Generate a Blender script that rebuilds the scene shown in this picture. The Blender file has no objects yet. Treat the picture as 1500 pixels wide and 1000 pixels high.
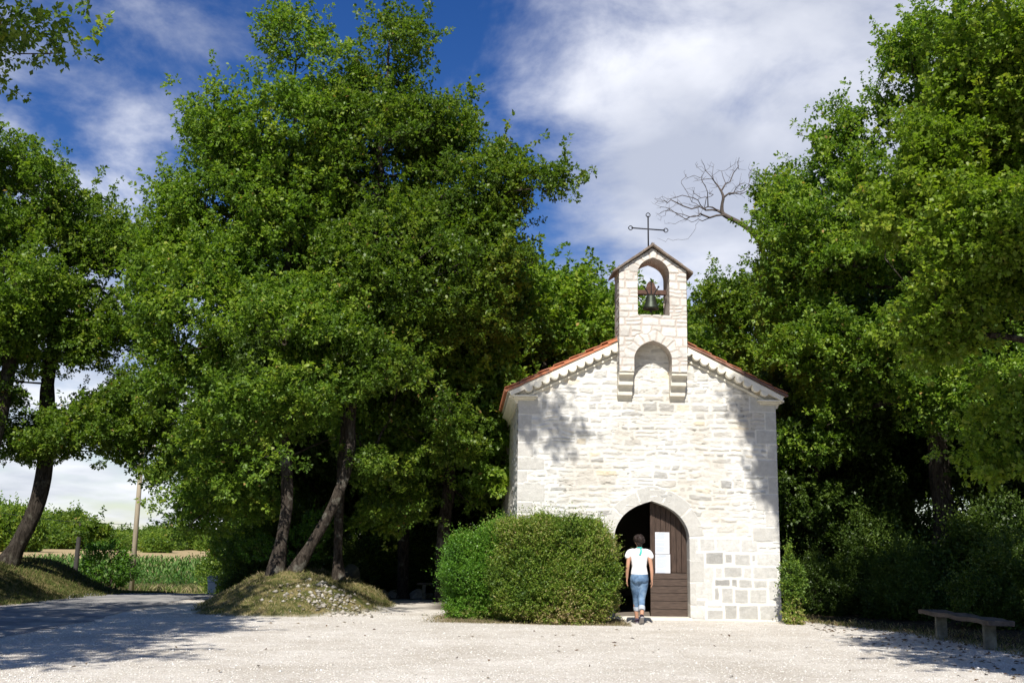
import bpy, math, random, time
import numpy as np
T00 = time.time()
rad = math.radians
sc = bpy.context.scene
COL = sc.collection

# ------------------------------------------------------------------ camera
FPX = 1600.0; PITCH = math.atan(297/FPX); ROLL = rad(0.85); CH = 1.45
Fv = np.array([0, math.cos(PITCH), math.sin(PITCH)])
R0 = np.array([1.0, 0, 0]); U0 = np.cross(R0, Fv)
Rv = R0*math.cos(ROLL)+U0*math.sin(ROLL); Uv = -R0*math.sin(ROLL)+U0*math.cos(ROLL)
CP = np.array([0, 0, CH])
def ray(u, v): return Fv+Rv*(u-750)/FPX+Uv*(500-v)/FPX
def at(u, v, y):
    d = ray(u, v); return CP+d*y/d[1]
def onz(u, v, z=0.0):
    d = ray(u, v); return CP+d*(z-CH)/d[2]
import mathutils
cam = bpy.data.cameras.new('camera'); camo = bpy.data.objects.new('camera', cam); COL.objects.link(camo)
cam.sensor_width = 36; cam.lens = 36*FPX/1500; cam.clip_end = 5000; cam.clip_start = .1
M3 = mathutils.Matrix([list(Rv), list(Uv), list(-Fv)]).transposed()
camo.matrix_world = mathutils.Matrix.Translation(mathutils.Vector(CP)) @ M3.to_4x4()
sc.camera = camo

# ------------------------------------------------------------------ noise
def _hash(i, j, k, seed):
    h = (i*374761393 + j*668265263 + k*2147483647 + seed*1274126177) & 0xFFFFFFFF
    h = ((h ^ (h >> 13))*1274126177) & 0xFFFFFFFF
    return ((h ^ (h >> 16)) & 0xFFFFFF)/float(0xFFFFFF)
def vnoise(x, y, z=None, seed=0):
    x = np.asarray(x, float); y = np.asarray(y, float)
    z = np.zeros_like(x) if z is None else np.asarray(z, float)
    xi = np.floor(x).astype(np.int64); yi = np.floor(y).astype(np.int64); zi = np.floor(z).astype(np.int64)
    fx = x-xi; fy = y-yi; fz = z-zi
    fx = fx*fx*(3-2*fx); fy = fy*fy*(3-2*fy); fz = fz*fz*(3-2*fz)
    r = 0
    for a in (0, 1):
        for b in (0, 1):
            for c in (0, 1):
                w = (fx if a else 1-fx)*(fy if b else 1-fy)*(fz if c else 1-fz)
                r = r + w*_hash(xi+a, yi+b, zi+c, seed)
    return r*2-1
def fbm(x, y, z=None, oct=4, seed=0):
    s = 0; a = .5; n = 0
    for o in range(oct):
        s = s + a*vnoise(x*2**o, y*2**o, None if z is None else z*2**o, seed+o*17); n += a; a *= .5
    return s/n
def sstep(a, b, x):
    t = np.clip((x-a)/(b-a), 0, 1); return t*t*(3-2*t)

# ------------------------------------------------------------------ objects
def tag(o, label=None, cat=None, group=None, kind=None):
    if label: o['label'] = label
    if cat: o['category'] = cat
    if group: o['group'] = group
    if kind: o['kind'] = kind
    return o
def empty(name, loc=(0, 0, 0), rz=0):
    o = bpy.data.objects.new(name, None); COL.objects.link(o)
    o.location = loc; o.rotation_euler = (0, 0, rz); o.empty_display_size = .1
    return o
def link(name, me, mat=None, parent=None):
    o = bpy.data.objects.new(name, me); COL.objects.link(o)
    if mat is not None and not me.materials: me.materials.append(mat)
    if parent is not None: o.parent = parent
    return o
def mesh_np(name, V, faces, mat=None, parent=None, col=None, smooth=False, attrs=None, k=None):
    """V (n,3); faces: (m,k) array or list of lists"""
    me = bpy.data.meshes.new(name)
    V = np.asarray(V, np.float32)
    if isinstance(faces, np.ndarray):
        m, k = faces.shape
        me.vertices.add(len(V)); me.vertices.foreach_set('co', V.ravel())
        me.loops.add(m*k); me.loops.foreach_set('vertex_index', faces.astype(np.int32).ravel())
        me.polygons.add(m); me.polygons.foreach_set('loop_start', np.arange(0, m*k, k, dtype=np.int32))
        try: me.polygons.foreach_set('loop_total', np.full(m, k, np.int32))
        except Exception: pass
        if smooth: me.polygons.foreach_set('use_smooth', np.ones(m, bool))
        me.update(calc_edges=True); me.validate()
    else:
        me.from_pydata(V.tolist(), [], [list(f) for f in faces])
        if smooth: me.polygons.foreach_set('use_smooth', np.ones(len(me.polygons), bool))
        me.update()
    if col is not None:
        c = np.ones((len(V), 4), np.float32); c[:, :3] = col
        a = me.attributes.new('Col', 'FLOAT_COLOR', 'POINT'); a.data.foreach_set('color', c.ravel())
    for nm, arr in (attrs or {}).items():
        a = me.attributes.new(nm, 'FLOAT', 'POINT'); a.data.foreach_set('value', np.asarray(arr, np.float32))
    return link(name, me, mat, parent)
class MB:
    """collects verts and faces of one mesh"""
    def __init__(s): s.v = []; s.f = []
    def add(s, V, F):
        o = len(s.v); s.v += [tuple(map(float, p)) for p in V]; s.f += [[i+o for i in f] for f in F]; return s
    def box(s, x0, x1, y0, y1, z0, z1, jit=0, rot=None, org=(0, 0, 0)):
        V = [(x, y, z) for x in (x0, x1) for y in (y0, y1) for z in (z0, z1)]
        if jit: V = [tuple(c+random.uniform(-jit, jit) for c in p) for p in V]
        if rot: V = [tuple(mathutils.Vector(p) @ rot + mathutils.Vector(org)) for p in V]
        return s.add(V, [(0, 1, 3, 2), (4, 6, 7, 5), (0, 4, 5, 1), (2, 3, 7, 6), (0, 2, 6, 4), (1, 5, 7, 3)])
    def tube(s, pts, r, n=8, cap=True):
        V, F = tube(np.array(pts, float), np.broadcast_to(np.array(r, float), (len(pts),)), n, cap); return s.add(V, F)
    def prism(s, poly, y0, y1):
        """poly in xz, extruded along y"""
        n = len(poly)
        V = [(p[0], y0, p[1]) for p in poly]+[(p[0], y1, p[1]) for p in poly]
        F = [list(range(n)), list(range(2*n-1, n-1, -1))]+[(i, i+n, (i+1) % n+n, (i+1) % n) for i in range(n)]
        return s.add(V, F)
    def lathe(s, prof, n=24, c=(0, 0)):
        V = []; F = []
        for r, z in prof:
            for i in range(n):
                a = 2*math.pi*i/n; V.append((c[0]+r*math.cos(a), c[1]+r*math.sin(a), z))
        for j in range(len(prof)-1):
            for i in range(n):
                F.append((j*n+i, j*n+(i+1) % n, (j+1)*n+(i+1) % n, (j+1)*n+i))
        return s.add(V, F)
    def build(s, name, mat, parent=None, smooth=False, bevel=0, seg=2):
        o = mesh_np(name, np.array(s.v), s.f, mat, parent, smooth=smooth)
        if bevel:
            b = o.modifiers.new('b', 'BEVEL'); b.width = bevel; b.segments = seg; b.limit_method = 'ANGLE'; b.angle_limit = rad(40)
        return o
def frames(P):
    T = np.gradient(P, axis=0); T /= np.linalg.norm(T, axis=1)[:, None]+1e-9
    ref = np.array([0, 0, 1.0]) if abs(T[0][2]) < .9 else np.array([1.0, 0, 0])
    N = []; n = np.cross(T[0], ref); n /= np.linalg.norm(n)
    for t in T:
        n = n-t*np.dot(n, t); n /= np.linalg.norm(n)+1e-9; N.append(n)
    N = np.array(N); return T, N, np.cross(T, N)
def tube(P, R, n=8, cap=True):
    P = np.asarray(P, float)
    T, N, B = frames(P)
    a = np.arange(n)*2*math.pi/n
    V = (P[:, None, :]+R[:, None, None]*(N[:, None, :]*np.cos(a)[None, :, None]+B[:, None, :]*np.sin(a)[None, :, None])).reshape(-1, 3)
    F = []
    for j in range(len(P)-1):
        for i in range(n):
            F.append((j*n+i, j*n+(i+1) % n, (j+1)*n+(i+1) % n, (j+1)*n+i))
    if cap:
        F.append(tuple(range(n-1, -1, -1))); F.append(tuple(range((len(P)-1)*n, len(P)*n)))
    return V, F
def copy_tree(o, parent=None):
    c = o.copy(); COL.objects.link(c); c.parent = parent
    for ch in list(o.children): copy_tree(ch, c)
    return c

# ------------------------------------------------------------------ materials
class NT:
    def __init__(s, name):
        s.m = bpy.data.materials.new(name); s.m.use_nodes = True; s.t = s.m.node_tree; s.t.nodes.clear()
        s.out = s.n('ShaderNodeOutputMaterial')
    def n(s, typ, **kw):
        nd = s.t.nodes.new(typ)
        for k, v in kw.items(): setattr(nd, k, v)
        return nd
    def l(s, a, b): s.t.links.new(a, b)
    def noise(s, scale, detail=4, rough=.55, vec=None, dist=0):
        nd = s.n('ShaderNodeTexNoise'); nd.inputs['Scale'].default_value = scale; nd.inputs['Detail'].default_value = detail
        nd.inputs['Roughness'].default_value = rough; nd.inputs['Distortion'].default_value = dist
        if vec is not None: s.l(vec, nd.inputs['Vector'])
        return nd.outputs['Fac']
    def ramp(s, fac, stops):
        r = s.n('ShaderNodeValToRGB'); e = r.color_ramp.elements
        while len(e) > 1: e.remove(e[-1])
        e[0].position = stops[0][0]; e[0].color = (*stops[0][1], 1)
        for p, c in stops[1:]:
            k = e.new(p); k.color = (*c, 1)
        s.l(fac, r.inputs['Fac']); return r.outputs['Color']
    def mix(s, fac, a, b, typ='MIX'):
        m = s.n('ShaderNodeMix', data_type='RGBA', blend_type=typ)
        for i, x in ((0, fac), (6, a), (7, b)):
            if hasattr(x, 'links') or hasattr(x, 'is_linked'): s.l(x, m.inputs[i])
            else: m.inputs[i].default_value = x if i == 0 else (*x, 1)
        return m.outputs[2]
    def attr(s, name): return s.n('ShaderNodeAttribute', attribute_name=name)
    def obj(s): return s.n('ShaderNodeTexCoord').outputs['Object']
    def geo(s): return s.n('ShaderNodeNewGeometry').outputs['Position']
    def bump(s, h, strength=.4, dist=.02):
        b = s.n('ShaderNodeBump'); b.inputs['Strength'].default_value = strength; b.inputs['Distance'].default_value = dist
        s.l(h, b.inputs['Height']); return b.outputs['Normal']
    def principled(s, col, rough=.8, normal=None, metal=0, spec=.3):
        p = s.n('ShaderNodeBsdfPrincipled'); p.inputs['Roughness'].default_value = rough; p.inputs['Metallic'].default_value = metal
        p.inputs['Specular IOR Level'].default_value = spec
        if isinstance(col, (tuple, list)): p.inputs['Base Color'].default_value = (*col, 1)
        else: s.l(col, p.inputs['Base Color'])
        if normal is not None: s.l(normal, p.inputs['Normal'])
        s.l(p.outputs[0], s.out.inputs[0]); return p
def simple(name, c, var=.15, scale=8, rough=.75, bump=.2, bd=.01, metal=0, spec=.3, stretch=None):
    t = NT(name); v = t.obj()
    if stretch:
        mp = t.n('ShaderNodeMapping'); mp.inputs['Scale'].default_value = stretch; t.l(v, mp.inputs['Vector']); v = mp.outputs[0]
    nz = t.noise(scale, 5, .6, v)
    lo = tuple(x*(1-var) for x in c); hi = tuple(min(1, x*(1+var)) for x in c)
    t.principled(t.ramp(nz, [(.3, lo), (.7, hi)]), rough, t.bump(nz, bump, bd), metal, spec); return t.m

def leaf_mat(name, stops, trans=.35, rough=.45, spec=.35):
    t = NT(name); a = t.attr('tint').outputs['Fac']
    c = t.ramp(a, stops)
    oi = t.n('ShaderNodeObjectInfo')
    hs = t.n('ShaderNodeHueSaturation'); t.l(c, hs.inputs['Color'])
    mr = t.n('ShaderNodeMapRange'); t.l(oi.outputs['Random'], mr.inputs[0]); mr.inputs[3].default_value = .82; mr.inputs[4].default_value = 1.18
    t.l(mr.outputs[0], hs.inputs['Value'])
    p = t.principled(hs.outputs[0], rough, spec=spec)
    tr = t.n('ShaderNodeBsdfTranslucent')
    t.l(t.mix(1.0, hs.outputs[0], (1.35, 1.5, .6), 'MULTIPLY'), tr.inputs['Color'])
    ms = t.n('ShaderNodeMixShader'); ms.inputs[0].default_value = trans
    t.l(p.outputs[0], ms.inputs[1]); t.l(tr.outputs[0], ms.inputs[2]); t.l(ms.outputs[0], t.out.inputs[0])
    return t.m
M = {}
M['oak'] = leaf_mat('oak_leaf', [(0, (.055, .092, .020)), (.35, (.100, .180, .026)), (.6, (.165, .255, .032)), (.85, (.26, .33, .045)), (.96, (.34, .36, .06)), (1, (.42, .27, .10))], trans=.42)
M['oak_yellow'] = leaf_mat('yellow_green_leaf', [(0, (.075, .130, .020)), (.4, (.150, .235, .026)), (.75, (.24, .315, .036)), (.96, (.36, .37, .06)), (1, (.46, .32, .12))], trans=.45)
M['dark_leaf'] = leaf_mat('shade_darkened_leaf', [(0, (.030, .058, .012)), (.5, (.060, .105, .017)), (1, (.12, .17, .026))])  # leaf green darkened so the colour carries the shade under the trees
M['box_leaf'] = leaf_mat('box_leaf', [(0, (.040, .080, .014)), (.3, (.085, .155, .022)), (.55, (.17, .27, .028)), (.78, (.27, .31, .06)), (1, (.42, .32, .16))], trans=.25)
M['bright_box'] = leaf_mat('bright_box_leaf', [(0, (.045, .11, .022)), (.4, (.085, .20, .022)), (.8, (.15, .30, .025)), (1, (.25, .26, .08))], trans=.3)
M['corn'] = leaf_mat('corn_leaf', [(0, (.06, .14, .03)), (.6, (.12, .24, .05)), (1, (.22, .30, .10))], trans=.3)
def bark_mat(name, lo, hi, lich):
    t = NT(name); v = t.obj()
    mp = t.n('ShaderNodeMapping'); mp.inputs['Scale'].default_value = (1, 1, .3); t.l(v, mp.inputs['Vector'])
    n1 = t.noise(16, 8, .75, mp.outputs[0], .6); n2 = t.noise(3.5, 4, .6, v)
    c = t.mix(t.ramp(n2, [(.56, (0, 0, 0)), (.66, (1, 1, 1))]), t.ramp(n1, [(.38, lo), (.62, hi)]), lich)
    t.principled(c, .95, t.bump(n1, 1.0, .09), spec=.1); return t.m
M['bark'] = bark_mat('bark', (.018, .014, .011), (.11, .09, .072), (.20, .19, .155))
M['bark_dark'] = bark_mat('bark_dark', (.02, .016, .012), (.09, .075, .06), (.13, .12, .09))
M['deadwood'] = simple('deadwood', (.10, .08, .068), .3, 20)

# stone with vertex colour
def stone_vc(name, fine=60, bump=.5):
    t = NT(name); v = t.obj(); c = t.attr('Col').outputs['Color']
    n1 = t.noise(fine, 6, .7, v); n2 = t.noise(7, 4, .6, v)
    c = t.mix(1.0, c, t.ramp(n1, [(.25, (.84, .83, .81)), (.7, (1.05, 1.05, 1.05))]), 'MULTIPLY')
    c = t.mix(1.0, c, t.ramp(n2, [(.3, (.93, .92, .90)), (.65, (1.03, 1.03, 1.02))]), 'MULTIPLY')
    t.principled(c, .92, t.bump(n1, bump, .012), spec=.15); return t.m
M['masonry'] = stone_vc('masonry')
M['limestone'] = simple('dressed_limestone', (.70, .65, .55), .12, 10, .9, .3, .01)
M['cream_render'] = simple('cream_lime', (.82, .77, .65), .08, 6, .9, .25, .008)
M['slab'] = simple('mossy_slab', (.20, .16, .13), .45, 9, .95, .7, .02)
def tile_mat():
    t = NT('terracotta'); v = t.obj(); a = t.noise(6, 3, .5, v); b = t.noise(25, 5, .6, v)
    c = t.ramp(a, [(.3, (.30, .105, .055)), (.5, (.46, .17, .08)), (.7, (.34, .17, .115))])
    t.principled(t.mix(t.ramp(b, [(.55, (0, 0, 0)), (.75, (.7, .7, .7))]), c, (.22, .18, .13)), .85, t.bump(b, .4, .01)); return t.m
M['tile'] = tile_mat(); M['tile_brown'] = simple('brown_tile', (.22, .12, .085), .35, 8, .9, .4, .01)  # second tile is a browner tone for the right verge
M['door'] = simple('door_wood', (.058, .037, .027), .5, 9, .6, .35, .006, stretch=(8, 8, .6))
M['door_h'] = simple('door_wood_rail', (.075, .052, .040), .5, 9, .6, .35, .006, stretch=(.6, 8, 8))
M['iron'] = simple('iron', (.035, .035, .04), .3, 30, .6, .3, .004, metal=.6)
M['bronze'] = simple('bell_bronze', (.055, .065, .05), .25, 15, .5, .2, .004, metal=.7)
M['yoke'] = simple('yoke_wood', (.10, .055, .04), .4, 14, .8, .4, .01)
M['inside'] = simple('interior_plaster', (.35, .31, .26), .1, 5)
M['inner_floor'] = simple('interior_floor', (.20, .17, .14), .2, 5)
# ------------------------------------------------------------------ chapel
K = .967
TH = rad(2.3)
P0 = onz(950, 907)
chapel = empty('stone_chapel', tuple(P0), TH)
tag(chapel, 'small white stone chapel with pointed door arch and open bell gable', 'chapel')
XL, XR, XC = -2.69, 2.72, .05
ZE = 4.42
TIPL = (-2.93, 4.60); TIPR = (2.90, 4.60); APX = (XC, 6.03)
LEN = 10.0

AS = np.array([0, .1, .2, .4, .6, .77, .9, .97, 1.0]); AH = np.array([1, .965, .93, .85, .725, .57, .36, .19, 0])
_s = np.linspace(0, 1, 160); _s = 1-(1-_s)**1.6
_h = np.interp(_s, AS, AH)
for _ in range(60): _h[1:-1] = (_h[:-2]+2*_h[1:-1]+_h[2:])/4
_h[-1] = 0
def arch_pts(w, h):
    """polyline right spring -> apex -> left spring, relative to (centre, spring)"""
    x = _s*w; z = _h*h
    R = list(zip(x[::-1], z[::-1])); L = [(-a, b) for a, b in zip(x, z)]
    return np.array(R[:-1]+L)
class Arch:
    def __init__(s, c, w, spring, h, base):
        s.c, s.w, s.sp, s.h, s.base = c, w, spring, h, base
        P = arch_pts(w, h); s.P = P
        s.phi = np.arctan2(P[:, 1], P[:, 0]); s.r = np.hypot(P[:, 0], P[:, 1])
    def polar(s, x, z):
        dx = x-s.c; dz = z-s.sp
        phi = np.arctan2(np.maximum(dz, 0), dx); r = np.hypot(dx, np.maximum(dz, 0))
        return phi, r, np.interp(phi, s.phi, s.r)
    def dist(s, x, z):
        """signed distance-ish, negative inside opening"""
        phi, r, ra = s.polar(x, z)
        d = np.where(z > s.sp, r-ra, np.abs(x-s.c)-s.w)
        return np.where(z < s.base, np.maximum(d, s.base-z), d)
    def snap(s, x, z):
        phi, r, ra = s.polar(x, z)
        up = (z > s.sp) & (r < ra)
        x2 = np.where(up, s.c+np.cos(phi)*ra, x); z2 = np.where(up, s.sp+np.sin(phi)*ra, z)
        dn = (z <= s.sp) & (np.abs(x-s.c) < s.w) & (z > s.base)
        near_sill = dn & ((z-s.base) < np.minimum(.03, s.w-np.abs(x-s.c)))
        x2 = np.where(dn & ~near_sill, s.c+np.sign(x-s.c)*s.w, x2)
        z2 = np.where(near_sill, s.base, z2)
        return x2, z2
    def outline(s):
        """open polyline: right base -> up -> over -> left base (absolute x,z)"""
        pts = [(s.c+s.w, z) for z in np.linspace(s.base, s.sp, 12)[:-1]]
        pts += [(s.c+a, s.sp+b) for a, b in s.P]
        pts += [(s.c-s.w, z) for z in np.linspace(s.sp, s.base, 12)[1:]]
        return np.array(pts)

def courses(total0, total1, lo, hi, rs):
    e = [total0]
    while e[-1] < total1: e.append(e[-1]+rs.uniform(lo, hi))
    return np.array(e)
def stonework(A, Z, seed, rowh=(.10, .20), sw=(.14, .45), warp=.022, joint=.012, a0=-3, a1=3, z0=-.2, z1=8):
    rs = np.random.RandomState(seed)
    rows = courses(z0, z1, rowh[0], rowh[1], rs)
    Aw = A+warp*fbm(A*4.2, Z*5, oct=3, seed=seed+1)*2; Zw = Z+warp*fbm(A*2.6, Z*4.5, oct=3, seed=seed+2)*2
    ri = np.clip(np.searchsorted(rows, Zw)-1, 0, len(rows)-2)
    d = np.minimum(Zw-rows[ri], rows[ri+1]-Zw)
    sid = np.zeros_like(A, dtype=np.int64); dx = np.zeros_like(A); 
    for r in np.unique(ri):
        m = ri == r
        h = rows[r+1]-rows[r]
        e = courses(a0-rs.uniform(0, .3), a1, max(sw[0], h*.8), max(sw[1], h*2.2), rs)
        k = np.clip(np.searchsorted(e, Aw[m])-1, 0, len(e)-2)
        dx[m] = np.minimum(Aw[m]-e[k], e[k+1]-Aw[m])
        # some stones are split in two thin ones
        split = (_hash(k, np.full_like(k, r), k*0, seed+5) > .72) & (h > .13)
        zz = Zw[m]; mid = (rows[r]+rows[r+1])/2
        dd = d[m]; dd = np.where(split, np.minimum(dd, np.abs(zz-mid)), dd); d[m] = dd
        sid[m] = k*997+r*131071+np.where(split & (zz > mid), 77, 0)
    rr = .03
    qx = np.maximum(rr-dx, 0); qz = np.maximum(rr-d, 0)
    sd = np.where((dx < rr) & (d < rr), rr-np.hypot(qx, qz), np.minimum(dx, d))-joint
    return sd, sid
def tone(sid, seed): return _hash(sid, sid*0+3, sid*0+1, seed)

def masonry_grid(name, x0, x1, z0, z1, res, fn, arches=(), zlim=None, y=0.0, parent=None, axis='x', sgn=-1, mat=None):
    nx = int((x1-x0)/res)+1; nz = int((z1-z0)/res)+1
    xs = np.linspace(x0, x1, nx); zs = np.linspace(z0, z1, nz)
    A, Z = np.meshgrid(xs, zs); A = A.ravel(); Z = Z.ravel()
    idx = np.arange(nx*nz).reshape(nz, nx)
    F = np.stack([idx[:-1, :-1], idx[:-1, 1:], idx[1:, 1:], idx[1:, :-1]], -1).reshape(-1, 4)
    ca = A[F].mean(1); cz = Z[F].mean(1); keep = np.ones(len(F), bool)
    for a in arches: keep &= ~((a.dist(ca, cz) < 0))
    if zlim is not None: keep &= cz < zlim(ca)
    F = F[keep]
    disp, col = fn(A, Z)
    A2, Z2 = A.copy(), Z.copy()
    for a in arches: A2, Z2 = a.snap(A2, Z2)
    if zlim is not None: Z2 = np.minimum(Z2, zlim(A2))
    used = np.unique(F); remap = -np.ones(len(A), np.int64); remap[used] = np.arange(len(used)); F = remap[F]
    A2, Z2, disp, col = A2[used], Z2[used], disp[used], col[used]
    if axis == 'x': V = np.stack([A2, y+sgn*disp, Z2], 1)
    else: V = np.stack([y+sgn*disp, A2, Z2], 1); F = F[:, ::-1]
    if sgn > 0: F = F[:, ::-1]
    return mesh_np(name, V, F, mat or M['masonry'], parent, col=col, smooth=True)

def C3(a): return np.array(a)[None, :]
door = Arch(.084*K, .80*K, 1.70*K, .755*K, -.3)
belfry = Arch(.096*K, .345*K, 7.36*K-.02, .345*K, 6.415*K)
niche = Arch(.075*K, .405*K, 5.46*K, .39*K, 5.0*K)
WHITE = (.645, .625, .58); MORT = (.735, .722, .685); GREY = (.50, .475, .44)
Rz6 = [((60,120),(240,330),.85),((130,240),(245,332),.8),((250,430),(245,335),.88),((435,540),(250,335),.86),
 ((60,162),(345,437),.78),((172,300),(345,425),.52),((315,358),(358,416),.58),((385,495),(358,437),.7),((508,530),(360,400),.66),((545,700),(355,440),.88),
 ((60,232),(450,690),.84),((245,298),(455,540),.8),((308,442),(452,540),.66),((450,508),(455,540),.84),((520,690),(452,538),.8),
 ((240,345),(543,592),.46),((360,400),(543,597),.5),((415,515),(545,606),.66),((523,622),(548,613),.7),((635,715),(548,690),.82),
 ((235,262),(603,688),.58),((290,370),(608,712),.68),((385,475),(618,712),.64),((495,610),(618,712),.74),
 ((60,165),(692,830),.72),((180,290),(728,755),.76),((180,292),(766,828),.62),((310,400),(730,828),.56),((415,550),(735,832),.6),((570,712),(735,835),.68)]
def flocal(u, v):
    d = ray(u, v); n = np.array([-math.sin(TH), math.cos(TH), 0]); r = np.array([math.cos(TH), math.sin(TH), 0])
    t = ((P0-CP) @ n)/(d @ n); p = CP+d*t; return float((p-P0) @ r), float(p[2])
ASH = []
for (u0, u1), (v0, v1), tn in Rz6:
    a, b = flocal(1000+u0/5, 740+v1/5); c, d_ = flocal(1000+u1/5, 740+v0/5)
    ASH.append((a, c, b, d_, tn))
def limewash(A, Z, seed):
    return sstep(-.05, .45, fbm(A*1.6, Z*2.0, oct=4, seed=seed))
def facade_fn(A, Z, seed=11, fade=True):
    sd, sid = stonework(A, Z, seed, (.10, .20), (.16, .5), .03, .012)
    t = tone(sid, seed); t2 = tone(sid, seed+9)
    inside = sstep(0, .034, sd)
    rough = fbm(A*9, Z*16, oct=5, seed=seed+3)
    wash = .06+.58*limewash(A, Z, seed+7)
    grey = (t > .66).astype(float)*(.10+.85*t2**1.6)
    yel = ((t < .06)).astype(float)
    base = np.array(WHITE)[None]*(1-grey[:, None]*np.array((.34, .31, .26))[None])*(1.04-.18*_hash(sid, sid*0+7, sid*0, seed)[:, None])*(1+.13*rough[:, None])
    base = base*(1-yel[:, None])+yel[:, None]*np.array((.74, .66, .52))[None]
    w = (wash*(1-.60*grey))[:, None]
    col = base*(1-w)+C3(MORT)*w
    col = col*inside[:, None]+C3(MORT)*(1-inside[:, None])
    # dark pits
    pit = sstep(.30, .60, fbm(A*10, Z*27, oct=4, seed=seed+21))*sstep(.0, .35, fbm(A*1.7, Z*2.2, oct=3, seed=seed+31)+.12)
    col = col*(1-.42*pit[:, None])
    stain = sstep(.02, .50, fbm(A*.9+3, Z*.7, oct=5, seed=seed+51))[:, None]; col = col*(1-.15*stain*np.array((.8, 1.0, 1.25))[None])
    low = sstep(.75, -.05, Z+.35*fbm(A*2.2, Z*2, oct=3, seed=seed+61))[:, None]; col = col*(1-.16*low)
    disp = inside*(.008+.016*(t2-.5))+.015*rough*(.45+.55*inside)-.012*pit
    if fade:
        # dressed blocks on the lower right
        for (a, b, c, d, tn) in ASH:
            Aw = A+.012*fbm(A*6, Z*6, oct=2, seed=3); Zw = Z+.012*fbm(A*6+9, Z*6, oct=2, seed=4)
            near = (A > a-.08) & (A < b+.08) & (Z > c-.08) & (Z < d+.08)
            if not near.any(): continue
            dd = np.minimum(np.minimum(Aw-a, b-Aw), np.minimum(Zw-c, d-Zw))
            m = sstep(-.012, .012, dd)*near
            halo = sstep(-.07, -.03, dd)*near*(A > .86)
            k = halo[:, None]; col = col*(1-k)+C3(MORT)*k; disp = disp*(1-halo)+halo*.002
            cc = np.array((.70, .69, .66))*tn
            mot = 1+.16*fbm(A*22, Z*22, oct=4, seed=int(tn*100))
            col = col*(1-m[:, None])+(cc[None]*mot[:, None])*m[:, None]
            disp = disp*(1-m)+m*(.009+.006*rough)
        # quoins up both corners
        for side, xe in ((-1, XL), (1, XR)):
            z = .0; rs = np.random.RandomState(5+side); j = 0
            while z < ZE-.1:
                h = rs.uniform(.24, .38); w = rs.uniform(.38, .62) if j % 2 else rs.uniform(.2, .34); j += 1
                if side > 0 and z < 1.5: z += h; continue
                dd = np.minimum(np.minimum((A-xe)*-side+.05, w-(A-xe)*-side), np.minimum(Z-z, z+h-Z))
                dd = dd+.01*fbm(A*7, Z*7, oct=2, seed=8)
                m = sstep(.004, .022, dd)[:, None]; tn = rs.uniform(.80, .97)
                halo = sstep(-.02, .0, dd)[:, None]
                col = col*(1-halo)+C3(MORT)*halo
                mot = (1+.10*fbm(A*25, Z*25, oct=4, seed=j))[:, None]
                col = col*(1-m)+np.array((.62, .605, .57))[None]*tn*mot*m
                disp = disp*(1-m[:, 0])+m[:, 0]*(.010+.004*rough)
                z += h
    return disp, col
def rl(x):
    s1 = (APX[1]-TIPL[1])/(APX[0]-TIPL[0]); s2 = (APX[1]-TIPR[1])/(TIPR[0]-APX[0])
    return np.where(x < APX[0], TIPL[1]+(x-TIPL[0])*s1, TIPR[1]+(TIPR[0]-x)*s2)
masonry_grid('front_wall', XL, XR, -.25, 6.0, .0105, facade_fn, [door], lambda x: rl(x)-.10, 0, chapel)
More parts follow.
